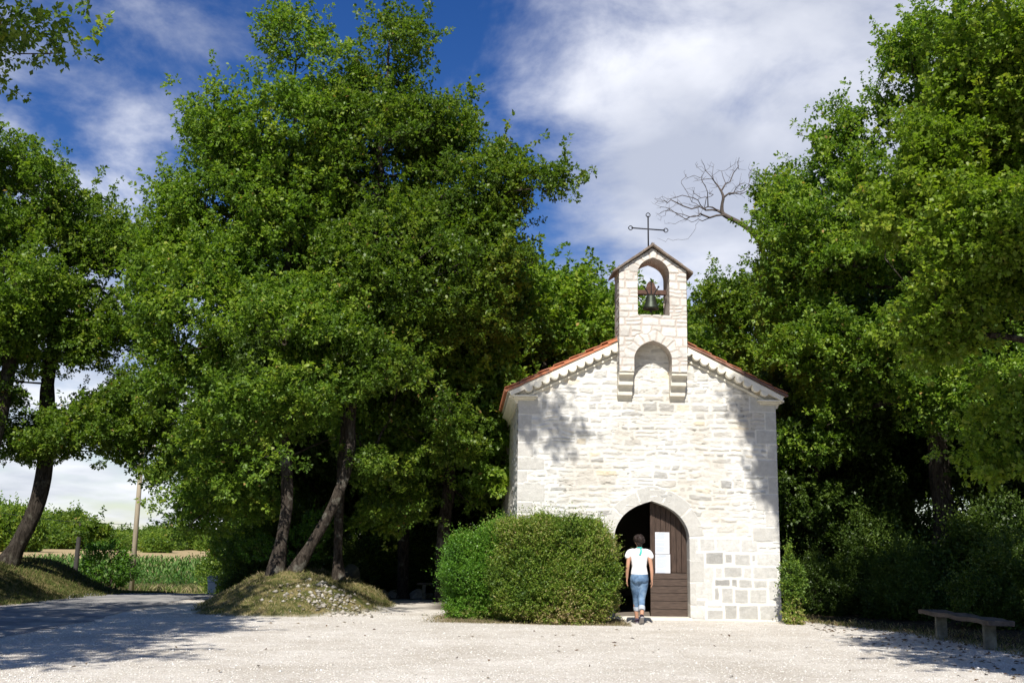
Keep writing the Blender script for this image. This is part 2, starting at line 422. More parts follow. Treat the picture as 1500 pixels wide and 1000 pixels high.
# doorway surround
def ring_fn_col(phi_id, seed, A, Z, rq, jd):
    t = tone(phi_id.astype(np.int64), seed)
    mot = 1+.10*fbm(A*20, Z*20, oct=4, seed=seed)
    c = C3((.565, .555, .525))*((.90+.2*t)*mot)[:, None]
    j = sstep(.0, .012, jd)[:, None]
    return c*j+C3(MORT)*(1-j)
def surround(name, ar, thick, nst, proud, depth, parent, seed=1, jamb=True, c0=None, jambh=.45):
    """voussoir ring plus jamb blocks as a relief grid following the arch, and its reveal"""
    if jamb: O = ar.outline(); O = O[O[:, 1] > -.1]
    else: O = np.stack([ar.c+ar.P[:, 0], ar.sp+ar.P[:, 1]], 1)
    seg = np.r_[0, np.cumsum(np.hypot(*np.diff(O, axis=0).T))]
    n = int(seg[-1]/.012); s = np.linspace(0, seg[-1], n)
    X = np.interp(s, seg, O[:, 0]); Zz = np.interp(s, seg, O[:, 1])
    # normals
    tx = np.gradient(X); tz = np.gradient(Zz)
    k = np.ones(9)/9
    tx = np.convolve(np.pad(tx, 4, mode='edge'), k, 'valid'); tz = np.convolve(np.pad(tz, 4, mode='edge'), k, 'valid')
    l = np.hypot(tx, tz); nxv, nzv = tz/l, -tx/l
    # stone ids along s
    sj1 = None
    z_j = ar.sp
    up = Zz > z_j+1e-4
    lenarc0 = s[up][0]; lenarc1 = s[up][-1]
    e = list(np.arange(lenarc0, 0-.5, -jambh))[::-1] if jamb else [lenarc0]
    e = [x for x in e if x < lenarc0]+list(np.linspace(lenarc0, lenarc1, nst+1))
    if jamb: e += list(np.arange(lenarc1+jambh, seg[-1]+.5, jambh))
    e = np.array(e)
    sid = np.clip(np.searchsorted(e, s)-1, 0, len(e)-2)
    jd = np.minimum(s-e[sid], e[sid+1]-s)-.006
    m = int(thick/.012)+1
    rows = []; cols = []
    tw = np.array([thick*(.9+.25*_hash(np.int64(i), np.int64(2), np.int64(0), seed)) for i in range(len(e))])
    if jamb:
        for i in range(len(e)-1):
            mid = (e[i]+e[i+1])/2
            if mid < lenarc0 or mid > lenarc1: tw[i] = thick*(.45 if i % 2 else 1.0)
    # two-segment reveal + face
    q = np.linspace(0, 1, m)
    Tq = tw[sid][:, None]*q[None, :]
    AX = X[:, None]+nxv[:, None]*Tq; AZ = Zz[:, None]+nzv[:, None]*Tq
    jj = np.minimum(jd[:, None]+Tq*0, (tw[sid][:, None]-Tq)+.0)
    rough = fbm(AX*14, AZ*14, oct=4, seed=seed+2)
    dsp = proud*sstep(-.004, .012, jj)+.004*rough-.004
    c = ring_fn_col(np.repeat(sid[:, None], m, 1).ravel(), seed, AX.ravel(), AZ.ravel(), None, (jj-.004).ravel())
    V = np.stack([AX, -dsp, AZ], -1).reshape(-1, 3)
    idx = np.arange(n*m).reshape(n, m)
    F = np.stack([idx[:-1, :-1], idx[:-1, 1:], idx[1:, 1:], idx[1:, :-1]], -1).reshape(-1, 4)
    # reveal strip
    dm = 12
    dy = np.linspace(0, depth, dm)
    RV = np.stack([np.repeat(X[:, None], dm, 1)+nxv[:, None]*0, -dsp[:, :1]+dy[None, :]+0*X[:, None], np.repeat(Zz[:, None], dm, 1)], -1).reshape(-1, 3)
    cR = ring_fn_col(np.repeat(sid[:, None], dm, 1).ravel(), seed, RV[:, 1]+RV[:, 0], RV[:, 2], None, np.repeat(jd[:, None]-.004, dm, 1).ravel())
    i2 = np.arange(n*dm).reshape(n, dm)+n*m
    F2 = np.stack([i2[:-1, :-1], i2[1:, :-1], i2[1:, 1:], i2[:-1, 1:]], -1).reshape(-1, 4)
    V = np.r_[V, RV]; F = np.r_[F, F2]; c = np.r_[c, cR]
    if c0 is not None: c = c*np.array(c0)[None]
    o = mesh_np(name, V, F, M['masonry'], parent, col=c, smooth=True)
    return o
surround('door_surround', door, .30, 5, .016, .42, chapel, 21)
# side and back walls
def side_fn(A, Z): return facade_fn(A, Z, 41, False)
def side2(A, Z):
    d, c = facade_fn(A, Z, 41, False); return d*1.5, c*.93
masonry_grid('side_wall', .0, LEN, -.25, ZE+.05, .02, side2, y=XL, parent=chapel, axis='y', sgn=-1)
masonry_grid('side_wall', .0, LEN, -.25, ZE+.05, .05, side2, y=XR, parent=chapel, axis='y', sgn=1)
masonry_grid('rear_wall', XL, XR, -.25, 6.0, .05, side2, zlim=lambda x: rl(x)-.10, y=LEN, parent=chapel, sgn=1)
# inner walls and floor, the space seen through the doorway
mb = MB()
mb.box(XL+.45, XR-.45, LEN-.45, LEN-.40, 0, 5.2); mb.box(XL+.40, XL+.45, .43, LEN-.4, 0, 4.4); mb.box(XR-.45, XR-.40, .43, LEN-.4, 0, 4.4)
w_ = door.w+.0
mb.box(XL+.4, door.c-w_-.12, .40, .45, 0, 4.4); mb.box(door.c+w_+.12, XR-.4, .40, .45, 0, 4.4)
mb.box(door.c-w_-.12, door.c+w_+.12, .40, .45, 2.50, 4.4)
mb.prism([(XL+.3, 4.3), (XC, 5.75), (XR-.3, 4.3), (XR-.3, 4.4), (XC, 5.85), (XL+.3, 4.4)], .3, LEN-.3)
mb.build('inner_wall', M['inside'], chapel)
MB().box(XL+.1, XR-.1, .1, LEN-.1, -.2, .03).build('inner_floor', M['inner_floor'], chapel)
# threshold and base course
th = MB(); th.box(door.c-door.w-.28, door.c+door.w+.02, -.13, .30, -.15, .045, .006)
th.build('threshold', M['limestone'], chapel, bevel=.012)
plinth_r = MB()
bc = MB(); random.seed(3); x = door.c+door.w+.03
while x < XR+.02:
    w = random.uniform(.35, .7); x2 = min(x+w, XR+.04); plinth_r.box(x, x2-.012, -.07-random.uniform(0, .015), .02, -.2, -.005+random.uniform(-.01, .012), .006); x = x2
x = XL-.04
while x < door.c-door.w-.3:
    w = random.uniform(.35, .7); x2 = min(x+w, door.c-door.w-.29); bc.box(x, x2-.012, -.07, .02, -.2, -.005, .006); x = x2
bc.build('plinth', M['limestone'], chapel, bevel=.01); plinth_r.build('plinth', M['limestone'], chapel, bevel=.01)

# ---- door leaves
def leaf_door(open_angle, side):
    e = empty('door', (door.c+side*(door.w-.002), .27, 0), 0); e.parent = chapel
    w = door.w-.012
    # outline in local x: 0 at hinge to -side*w at the meeting edge
    n = 7; pw = w/n
    def top(xx): return door.sp+door.h*np.interp(min(1, abs(w+.002-xx)/door.w), _s, _h)-.0
    stile = MB(); rail = MB(); pan = MB()
    g = .0035
    zr = .93
    for i in range(n):
        x0, x1 = i*pw+g, (i+1)*pw-g
        m_ = 4; xs = np.linspace(x0, x1, m_+1)
        poly = [(-side*x0, zr)]+[(-side*x1, zr)]+[(-side*x, top(x)-.01) for x in xs[::-1]]
        if side < 0: poly = poly[::-1]
        yy = .0 if i in (0, n-1) else .012
        pan.prism(poly, yy, .05)
    pan.build('upper_boards', M['door'], e, bevel=.003)
    zz = [.035, .20, .36, .52, .66, .80, .925]
    for a, b in zip(zz[:-1], zz[1:]):
        rail.box(-side*w if side > 0 else 0, 0 if side > 0 else w, -.012, .05, a, b-.008)
    rail.build('lower_boards', M['door_h'], e, bevel=.004)
    ir = MB()
    ir.box(-side*.02 if side < 0 else -.10, .10 if side < 0 else -.02, -.018, -.0125, .50, .53)
    rg = MB().tube([(-side*(w-.07), -.012, 1.02), (-side*(w-.07), -.05, 1.02), (-side*(w-.07), -.05, .92), (-side*(w-.07), -.012, .92)], .008, 8)
    rg.build('handle', M['iron'], e)
    MB().box(min(-side*w, -side*(w-.045)), max(-side*w, -side*(w-.045)), -.016, -.0005, zr+.02, top(w-.02)-.03).build('meeting_stile', M['door'], e, bevel=.004)
    e.rotation_euler = (0, 0, open_angle)
    return e
leaf_door(0, 1)
leaf_door(rad(82), -1)

# ---- bell gable
TF = -.39; TB = .27
TX0, TX1 = -.65*K, .815*K; TZ0 = 5.18*K; TEV = 7.40*K; TAP = 7.90*K; TCX = (TX0+TX1)/2
def tlim(x): return TEV+(TAP-TEV)*(1-np.abs(x-TCX)/((TX1-TX0)/2))
def tower_fn(A, Z, seed=61):
    sd, sid = stonework(A, Z, seed, (.13, .24), (.17, .34), .02, .011)
    # stones of the two arches follow the curve
    ringm = np.zeros_like(A)
    for ar, tk, n in ((belfry, .19, 7), (niche, .21, 9)):
        phi, r, ra = ar.polar(A, Z); d = ar.dist(A, Z)
        tkv = tk*(1+.18*np.sin(phi*9+1))
        ring = (Z > ar.sp-.02) & (d < tkv)
        ph = (phi+.05*fbm(A*6, Z*6, oct=2, seed=4))/math.pi*n; ii = np.floor(ph).astype(np.int64)
        jd = np.minimum(ph-ii, ii+1-ph)*math.pi/n*np.maximum(r, .2)
        s2 = np.minimum(jd, np.minimum(tkv-d, d+.02))-.010
        sd = np.where(ring, s2, sd); sid = np.where(ring, 5000+ii*13+n, sid)
    t = tone(sid, seed); t2 = tone(sid, seed+9)
    inside = sstep(0, .018, sd)
    rough = fbm(A*12, Z*14, oct=5, seed=seed+3)
    st = C3((.73, .71, .67))*(.86+.18*t)[:, None]*(1+.10*rough)[:, None]
    pink = (t2 > .6)[:, None]*.35
    st = st*(1-pink)+st*C3((.98, .92, .875))*pink
    patch = sstep(.1, .5, fbm(A*3, Z*3, oct=4, seed=77))[:, None]
    st = st*(1-.16*patch)
    col = st*inside[:, None]+C3((.56, .50, .45))*(1-inside[:, None])
    disp = inside*(.011+.008*(t2-.5))+.007*rough
    return disp, col
tw = empty('bell_gable'); tw.parent = chapel
masonry_grid('front_face', TX0, TX1, TZ0, TAP, .0105, tower_fn, [belfry, niche], tlim, TF, tw)
masonry_grid('rear_face', TX0, TX1, 5.0, TAP, .02, tower_fn, [belfry], tlim, TB, tw, sgn=1)
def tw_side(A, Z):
    d, c = tower_fn(A*1.0+3, Z, 67); return d, c*.86  # front stone with its colour lowered, painting shade on the side faces
zt = float(tlim(TX0+.001))
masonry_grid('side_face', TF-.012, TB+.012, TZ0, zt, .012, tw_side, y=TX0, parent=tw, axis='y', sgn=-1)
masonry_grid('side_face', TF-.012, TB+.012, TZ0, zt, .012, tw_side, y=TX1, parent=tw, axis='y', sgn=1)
def reveal(name, ar, y0, y1, base, sill, parent, seed):
    O = ar.outline(); O = O[O[:, 1] >= base-1e-6]
    if sill: O = np.r_[O, [[ar.c-ar.w+t, base] for t in np.linspace(0, 2*ar.w, 12)[1:]]]
    seg = np.r_[0, np.cumsum(np.hypot(*np.diff(O, axis=0).T))]; n = int(seg[-1]/.012); s = np.linspace(0, seg[-1], n)
    X = np.interp(s, seg, O[:, 0]); Zz = np.interp(s, seg, O[:, 1]); m = int((y1-y0)/.012); yy = np.linspace(y0, y1, m)
    S, Yy = np.meshgrid(s, yy, indexing='ij')
    d, c = tower_fn(Yy.ravel()*1.1+6, S.ravel()+5, seed)
    cx = ar.c; cz = (ar.sp+base)/2+.1
    tx = np.gradient(X); tz = np.gradient(Zz); l = np.hypot(tx, tz); nx, nz = -tz/l, tx/l
    k = np.ones(7)/7; nx = np.convolve(np.pad(nx, 3, mode='edge'), k, 'valid'); nz = np.convolve(np.pad(nz, 3, mode='edge'), k, 'valid')
    fade = np.minimum(1, np.minimum(Yy-y0, y1-Yy)/.03).ravel()
    dd = (d-.012)*fade
    V = np.stack([np.repeat(X, m)+np.repeat(nx, m)*dd, Yy.ravel(), np.repeat(Zz, m)+np.repeat(nz, m)*dd], 1)
    idx = np.arange(n*m).reshape(n, m)
    F = np.stack([idx[:-1, :-1], idx[1:, :-1], idx[1:, 1:], idx[:-1, 1:]], -1).reshape(-1, 4)
    return mesh_np(name, V, F, M['masonry'], parent, col=c, smooth=True)
reveal('belfry_reveal', belfry, TF-.015, TB+.015, belfry.base, True, tw, 71)
reveal('niche_reveal', niche, TF-.015, .02, TZ0, False, tw, 73)
# undersides of the two legs
mb = MB()
mb.box(TX0+.002, niche.c-niche.w, TF-.004, -.0, TZ0-.01, TZ0+.012); mb.build('underside', M['limestone'], tw)
MB().box(niche.c+niche.w, TX1-.002, TF-.004, -.0, TZ0-.01, TZ0+.012).build('underside', M['limestone'], tw)
# corbels
def corbel(x0, x1):
    pr = TF+.02; zt = TZ0-.012; prof = []
    for i in range(3):
        y0 = pr*(1-i/3.0)+.0; y1 = pr*(1-(i+1)/3.0); z0 = zt-i*.198
        prof += [(y0, z0), (y0, z0-.062)]
        for t in np.linspace(0, 1, 7)[1:]:
            a = t*math.pi/2; prof.append((y0+(y1-y0)*math.sin(a)*.999, z0-.062-.13*(1-math.cos(a))))
        prof.append((y1+.002, z0-.196)) if i == 2 else None
    prof += [(.02, prof[-1][1]), (.02, zt)]
    n = len(prof); V = [(x0, a, b) for a, b in prof]+[(x1, a, b) for a, b in prof]
    F = [list(range(n)), list(range(2*n-1, n-1, -1))]+[(i, i+n, (i+1) % n+n, (i+1) % n) for i in range(n)]
    mb = MB(); mb.add(V, F); mb.build('corbel', M['limestone'], tw, bevel=.006)
corbel(TX0+.0, niche.c-niche.w-.004); corbel(niche.c+niche.w+.004, TX1-.0)
# stone slabs of the little roof
for s in (-1, 1):
    mb = MB(); random.seed(8+s)
    xe = TCX+s*((TX1-TX0)/2+.135); ze = tlim(TX1)*0+TEV-.085; xa = TCX; za = TAP+.018
    n = 4
    for j in range(n):
        for (ya, yb) in ((TF-.085, -.10), (-.095, TB+.06)):
            t0, t1 = j/n, (j+1)/n+.03
            A_ = np.array([xe, ze])*(1-t0)+np.array([xa, za])*t0; B_ = np.array([xe, ze])*(1-t1)+np.array([xa, za])*t1
            lift = .006*(j % 2)+random.uniform(0, .006)
            tk = .05+random.uniform(0, .012)
            pl = [(A_[0], A_[1]+lift), (B_[0], B_[1]+lift), (B_[0], B_[1]+lift+tk), (A_[0], A_[1]+lift+tk)]
            if s > 0: pl = pl[::-1]
            mb.prism(pl, ya-random.uniform(0, .03), yb)
    mb.build('roof_slab', M['slab'], tw, bevel=.008)
# iron cross
cr = MB(); cz0 = TAP+.03; cx, cy = .045*K, -.1; ct = 8.72*K; arm = 8.42*K
cr.tube([(cx, cy, cz0), (cx, cy, ct)], .016, 8)
cr.tube([(cx-.36, cy, arm+.015), (cx+.36, cy, arm-.02)], .015, 8)
def ringlet(c, ang):
    for s in (-1, 1):
        P = [(c[0]+math.cos(ang)*(.10*t)-math.sin(ang)*s*.045*math.sin(t*math.pi)**.8, cy, c[1]+math.sin(ang)*(.10*t)+math.cos(ang)*s*.045*math.sin(t*math.pi)**.8) for t in np.linspace(0, 1, 9)]
        cr.tube(P, .010, 6)
ringlet((cx-.33, arm+.014), math.pi); ringlet((cx+.33, arm-.019), 0); ringlet((cx, ct-.03), math.pi/2)
cr.build('iron_cross', M['iron'], chapel, smooth=True)

# ---- roof, cornices
def rake(side):
    T = np.array(TIPL if side < 0 else TIPR); A = np.array(APX)
    L = np.hypot(*(A-T)); d = (A-T)/L; nrm = np.array([-d[1], d[0]]) if side < 0 else np.array([d[1], -d[0]])
    return T, A, L, d, nrm
def q2(T, d, nrm, s, t): return (T[0]+d[0]*s+nrm[0]*t, T[1]+d[1]*s+nrm[1]*t)
for side in (-1, 1):
    T, A, L, d, nrm = rake(side)
    if nrm[1] < 0: nrm = -nrm
    poly = [q2(T, d, nrm, .02, -.055), q2(T, d, nrm, .02, -.145), q2(T, d, nrm, L, -.145), q2(T, d, nrm, L, -.055)]
    if side > 0: poly = poly[::-1]
    mb = MB(); mb.prism(poly, -.17, .03)
    # scallops
    s = .42; random.seed(17+side)
    while s < L-.62*1.0:
        c = np.array(q2(T, d, nrm, s+random.uniform(-.008, .008), -.142-random.uniform(0, .006))); r = .100*random.uniform(.93, 1.03); n = 9; m = 5
        V = []; F = []
        for j in range(m+1):           # from wall front to rounded nose
            yy = -.0 if j == 0 else -.10-.075*math.sin((j-1)/(m-1)*math.pi/2)
            rr = r*.80 if j == 0 else r*math.cos((j-1)/(m-1)*math.pi/2*.42)
            for i in range(n+1):
                a = math.pi*i/n
                o = d*math.cos(a)*rr-nrm*math.sin(a)*rr
                V.append((c[0]+o[0], yy, c[1]+o[1]))
        for j in range(m):
            for i in range(n):
                q = (j*(n+1)+i, j*(n+1)+i+1, (j+1)*(n+1)+i+1, (j+1)*(n+1)+i); F.append(q)
        F.append([m*(n+1)+i for i in range(n+1)])
        mb.add(V, F); s += .20
    poly = [q2(T, d, nrm, .3, -.262), q2(T, d, nrm, .3, -.30), q2(T, d, nrm, L-.3, -.30), q2(T, d, nrm, L-.3, -.262)]
    if side > 0: poly = poly[::-1]
    mb.prism(poly, -.045, .02)
    mb.build('gable_cornice', M['cream_render'], chapel)
    # return block at the eave corner
    xe = XL if side < 0 else XR
    mb = MB()
    for (z0, z1, pr, ln) in ((4.465, 4.50, .15, .40), (4.43, 4.465, .10, .36), (4.405, 4.43, .05, .33)):
        a, b = xe+side*pr, xe-side*ln
        mb.box(min(a, b), max(a, b), -pr, .02+(0 if z0 > 4.42 else -.003), z0, z1-.001)
    mb.build('cornice_return', M['cream_render'], chapel, bevel=.01)
    mb = MB()   # long eave cornice
    prof = [(.0, 4.34), (.05, 4.34), (.07, 4.40), (.12, 4.44), (.20, 4.47), (.20, 4.505), (.0, 4.56)]
    V = [(xe+side*a, .03, b) for a, b in prof]+[(xe+side*a, LEN, b) for a, b in prof]; n = len(prof)
    F = [list(range(n)), list(range(2*n-1, n-1, -1))]+[(i, i+n, (i+1) % n+n, (i+1) % n) for i in range(n)]
    mb.add(V, F).build('eave_cornice', M['cream_render'], chapel)
    # canal tile slope
    ys = np.arange(-.14, LEN+.15, .03); rows = 9; ss = []
    for r in range(rows):
        ss += [(r/rows*L-.03*(r == 0), .025), ((r+.5)/rows*L, .012), ((r+.985)/rows*L, .0)]
    V = []
    for sv, lf in ss:
        for yv in ys:
            ph = (yv/.21) % 1.0
            w = .038*math.sin(math.pi*ph/.62) if ph < .62 else -.022*math.sin(math.pi*(ph-.62)/.38)
            p = q2(T, d, nrm, sv, lf+w); V.append((p[0], yv, p[1]))
    nyy = len(ys); ns = len(ss); idx = np.arange(ns*nyy).reshape(ns, nyy)
    F = np.stack([idx[:-1, :-1], idx[:-1, 1:], idx[1:, 1:], idx[1:, :-1]], -1).reshape(-1, 4)
    if side > 0: F = F[:, ::-1]
    o = mesh_np('roof', np.array(V), F, M['tile'], chapel, smooth=True)
    sm = o.modifiers.new('s', 'SOLIDIFY'); sm.thickness = .018; sm.offset = -1
    mb = MB(); poly = [q2(T, d, nrm, .0, -.05), q2(T, d, nrm, L, -.05), q2(T, d, nrm, L, -.028), q2(T, d, nrm, .0, -.028)]
    mb.prism(poly, -.13, LEN+.1); mb.build('roof_boards', M['cream_render'], chapel)
    # verge tiles along the rake
    mb = MB(); s = -.05; j = 0; random.seed(side+4)
    while s < L-.05:
        r0, r1 = .062, .052; n = 8; V = []; F = []
        L0 = .40; jt = random.uniform(-.010, .010)
        for (sv, r) in ((s, r0), (min(s+L0, L+.03), r1)):
            for k in (1, .84):
                for i in range(n+1):
                    a = math.pi*i/n
                    off = r*k*math.sin(a)-.035+(.010 if sv == s else 0); yv = -.125-r*k*math.cos(a)
                    p = q2(T, d, nrm, sv, off+jt); V.append((p[0], yv, p[1]))
        m = n+1
        for i in range(n):
            F += [(i, i+1, 2*m+i+1, 2*m+i), (m+i+1, m+i, 3*m+i, 3*m+i+1), (i+1, i, m+i, m+i+1), (2*m+i, 2*m+i+1, 3*m+i+1, 3*m+i)]
        F += [(0, 2*m, 3*m, m), (n, m+n, 3*m+n, 2*m+n)]
        mb.add(V, F); s += .34
    mb.build('verge_tiles', M['tile'] if side < 0 else M['tile_brown'], chapel)
# ridge tiles
mb = MB(); y = TB+.02
while y < LEN:
    P = []; n = 8; V = []; F = []
    for (yy, r) in ((y, .10), (y+.4, .088)):
        for i in range(n+1):
            a = math.pi*i/n; V.append((XC+r*math.cos(a), yy, APX[1]-.03+r*math.sin(a)))
    for i in range(n): F.append((i, i+1, n+2+i, n+1+i))
    mb.add(V, F); y += .36
mb.build('ridge_tiles', M['tile'], chapel, smooth=True)

# ---- bell, hung in the gable
R2 = mathutils.Matrix.Rotation(TH, 3, 'Z')
def cw(x, y, z):
    p = R2 @ mathutils.Vector((x, y, z)); return (P0[0]+p.x, P0[1]+p.y, p.z)
BC = (belfry.c+.0, -.06)
bell = empty('church_bell', cw(BC[0], BC[1], 0), TH)
tag(bell, 'small bronze bell on a wooden yoke in the arch of the bell gable', 'bell')
bz = 6.62*K; s_ = .93
prof = [(.0, .0), (.155, .0), (.165, -.01), (.158, .03), (.128, .085), (.108, .15), (.100, .23), (.088, .275), (.05, .30), (.0, .305)]
prof = [(r*1.05, bz+z*1.0) for r, z in prof]
MB().lathe([(0.0, bz+.02), (.14, bz-.008)]+prof[2:], 32).build('bell_body', M['bronze'], bell, smooth=True)
MB().tube([(0, 0, bz+.15), (0, -.02, bz-.06)], .012, 6).lathe([(.0, bz-.1), (.028, bz-.08), (.028, bz-.05), (0, bz-.03)], 10).build('clapper', M['iron'], bell, smooth=True)
yk = MB(); zb = bz+.30
yk.box(-belfry.w+.006, belfry.w-.006, -.06, .06, zb, zb+.095, .006)
yk.build('beam', M['yoke'], bell, bevel=.01)
MB().prism([(-.13, zb+.096), (.13, zb+.096), (.085, zb+.2), (.06, zb+.27), (-.06, zb+.27), (-.085, zb+.2)][::-1], -.055, .055).build('yoke', M['yoke'], bell, bevel=.012)
st = MB()
for sx in (-1, 1):
    st.tube([(sx*.05, -.068, zb-.03), (sx*.10, -.068, zb+.09), (sx*.15, -.068, zb+.15)], .012, 6)
    st.tube([(sx*.15, -.068, zb+.15), (sx*.16, -.068, zb+.18)], .022, 6)
st.tube([(0, -.066, zb-.02), (0, -.066, zb+.29)], .012, 6); st.lathe([(0, zb+.30), (.03, zb+.29), (.03, zb+.262), (.0, zb+.255)], 10)
st.build('strap', M['iron'], bell)

# ---- notices on the door leaf
def paper_mat():
    t = NT('printed_paper'); v = t.obj()
    t.principled((.66, .68, .73), .7); return t.m
M['paper'] = paper_mat(); M['ink'] = simple('faint_ink', (.30, .38, .50), .1, 5)
def notice(x, z, w, h, seed, label):
    e = empty('notice', cw(x, .27+.012-.0055, z), TH); tag(e, label, 'notice', 'notices on the door')
    MB().box(0, w, -.003, 0, 0, h).build('sheet', M['paper'], e)
    mb = MB(); random.seed(seed); zz = h-.05
    mb.box(w*.25, w*.75, -.0045, -.0032, h-.035, h-.022)
    while zz > .04:
        mb.box(.025, random.uniform(.6, .93)*w, -.0045, -.0032, zz-.006, zz); zz -= .021 if random.random() > .15 else .034
    mb.build('printed_text', M['ink'], e)
na = flocal(962.2, 810.5); nb = flocal(984, 779)
notice(na[0], na[1], nb[0]-na[0], nb[1]-na[1]-.0, 1, 'upper white printed notice fixed to the brown door leaf')
na = flocal(963.2, 842); nb = flocal(985.2, 811.6)
notice(na[0], na[1], nb[0]-na[0], nb[1]-na[1], 2, 'lower white printed notice fixed to the brown door leaf')
print('chapel', round(time.time()-T00, 1))
# ------------------------------------------------------------------ terrain
def hgt(x, y):
    x = np.asarray(x, float); y = np.asarray(y, float)
    h = -1.1*sstep(27, 56, y)
    h = h+1.35*sstep(66, 75, y)*1.0
    # mound under the leaning oaks
    def ell(cx, cy, rx, ry, H, ang=0, p=1.0):
        c, s = math.cos(ang), math.sin(ang); dx = x-cx; dy = y-cy
        u = (dx*c+dy*s)/rx; v = (-dx*s+dy*c)/ry
        q = np.clip(1-(u*u+v*v), 0, 1); return H*q**p*(1.0)
    m1 = ell(-4.80, 24.9, 2.15, 3.1, .82, .12, 1.3)
    m2 = ell(-5.2, 27.0, 1.9, 3.9, .74, .05, 1.2)
    m3 = ell(-3.95, 26.4, 1.25, 2.0, .65, 0, 1.2)
    m = np.maximum(np.maximum(m1, m2), m3)
    m = m*(1+.34*fbm(x*1.1, y*1.1, oct=4, seed=5))+.07*fbm(x*3, y*3, oct=4, seed=6)*sstep(0, .15, m)
    # bank on the left of the road
    edge = -10.95+.25*np.sin(y*.5)
    b = .86*sstep(0, 2.1, edge-x)*(1-sstep(31.0, 35.0, y+.25*(x+11)))
    b = b*(1+.12*fbm(x*.6, y*.6, oct=4, seed=8))
    h = h+m+b
    # wood floor behind and to the right, slightly raised
    h = h+.10*sstep(1, 3, 99*0+np.minimum(x-6.2-.0*(y), 99))*(y > 10)
    h = h+.04*fbm(x*.25, y*.25, oct=3, seed=9)*sstep(26, 34, y)+.012*fbm(x*1.3, y*1.3, oct=3, seed=12)
    return h
xs = np.r_[np.linspace(-900, -60, 12), np.arange(-50, -15, 2.0), np.arange(-14.6, 12.6, .16), np.arange(13, 50, 2.0), np.linspace(60, 900, 12)]
ys = np.r_[np.array([-60, -40, -25, -15, -8, -4, 0, 3, 6]), np.arange(8, 38, .16), np.arange(38.5, 80, .8), np.array([84, 90, 100, 120, 150, 200, 300, 500, 900, 1600])]
X_, Y_ = np.meshgrid(xs, ys); X_ = X_.ravel(); Y_ = Y_.ravel(); Z_ = hgt(X_, Y_)
Z_ = Z_+.0
idx = np.arange(len(X_)).reshape(len(ys), len(xs))
F = np.stack([idx[:-1, :-1], idx[:-1, 1:], idx[1:, 1:], idx[1:, :-1]], -1).reshape(-1, 4)
# ground cover weights: gravel / grass / earth
def gmask(x, y):
    n = fbm(x*1.3, y*1.3, oct=4, seed=31)*.35
    mound = np.maximum(np.maximum(1-(((x+4.8)/2.1)**2+((y-24.9)/3.1)**2), 1-(((x+5.2)/1.9)**2+((y-27.2)/4.1)**2)), 1-(((x+3.95)/1.3)**2+((y-26.4)/2.1)**2))
    g_m = sstep(-.04, .16, mound+n*.6)
    g_b = sstep(-.1, .25, (-10.75+.25*np.sin(y*.5))-x+n*.7)
    far = sstep(55.5, 57.5, y+n)
    # road corridor stays gravel/asphalt, wood floor is earth
    wood = sstep(-.2, .5, (x+1.9)-0*y)*sstep(24.6, 25.4, y+n)                     # behind bush and chapel
    wood = np.maximum(wood, sstep(-6.6, -6.0, x)*sstep(29.5, 31, y+n))
    wood = np.maximum(wood, sstep(-7.6, -7.0, x+(y-33)*.25)*sstep(33, 34, y+n))
    rx = np.interp(y, [-60, 10, 15, 18, 20, 23.5, 60], [7.6, 7.6, 7.5, 7.35, 7.1, 5.7, 5.0])
    right = sstep(-.15, .35, x-rx+n*.6)
    strip = sstep(.0, .25, 1-np.maximum(np.abs(x-.6)/2.25, np.abs(y-22.3-(-.09)*(x+1))/1.45)+n*.3)*(x < 2.3)
    return g_m, g_b, far, np.maximum(wood, right), strip
gm, gb, far, wood, strip = gmask(X_, Y_)
green = np.clip(np.maximum(np.maximum(gm, gb), np.maximum(far, 0)), 0, 1)
sere = strip
def ground_mat():
    t = NT('gravel_ground'); v = t.geo()
    f1 = t.noise(26, 3, .75, v); f2 = t.noise(75, 2, .6, v); f3 = t.noise(.55, 5, .6, v); f4 = t.noise(3.0, 5, .65, v)
    vo = t.n('ShaderNodeTexVoronoi'); vo.inputs['Scale'].default_value = 34; t.l(v, vo.inputs['Vector'])
    g = t.ramp(f1, [(.30, (.55, .52, .47)), (.42, (.70, .67, .62)), (.6, (.78, .755, .71)), (.75, (.84, .825, .79))])
    g = t.mix(1.0, g, t.ramp(vo.outputs['Distance'], [(.0, (1.05, 1.05, 1.05)), (.7, (.82, .80, .77))]), 'MULTIPLY')
    g = t.mix(1.0, g, t.ramp(f3, [(.35, (.84, .81, .77)), (.65, (1.06, 1.05, 1.04))]), 'MULTIPLY')
    g = t.mix(1.0, g, t.ramp(f4, [(.30, (.88, .86, .83)), (.6, (1.03, 1.03, 1.03))]), 'MULTIPLY')
    grass = t.ramp(f4, [(.25, (.045, .055, .016)), (.45, (.085, .092, .026)), (.60, (.22, .18, .08)), (.8, (.34, .27, .14))])
    dry = t.ramp(f4, [(.2, (.13, .10, .05)), (.5, (.25, .20, .12)), (.8, (.33, .27, .17))])
    earth = t.ramp(f1, [(.3, (.022, .017, .012)), (.55, (.06, .047, .032)), (.8, (.14, .11, .075))])
    c = t.mix(t.attr('wood').outputs['Fac'], g, earth)
    c = t.mix(t.attr('green').outputs['Fac'], c, grass)
    c = t.mix(t.attr('sere').outputs['Fac'], c, dry)
    c = t.mix(t.attr('stub').outputs['Fac'], c, t.ramp(f3, [(.3, (.36, .27, .13)), (.7, (.46, .36, .20))]))
    h = t.n('ShaderNodeMath', operation='ADD'); t.l(f1, h.inputs[0]); t.l(f2, h.inputs[1])
    t.principled(c, .95, t.bump(h.outputs[0], .7, .02), spec=.1); return t.m
stub = sstep(68, 71, Y_)*(1-sstep(150, 170, Y_))
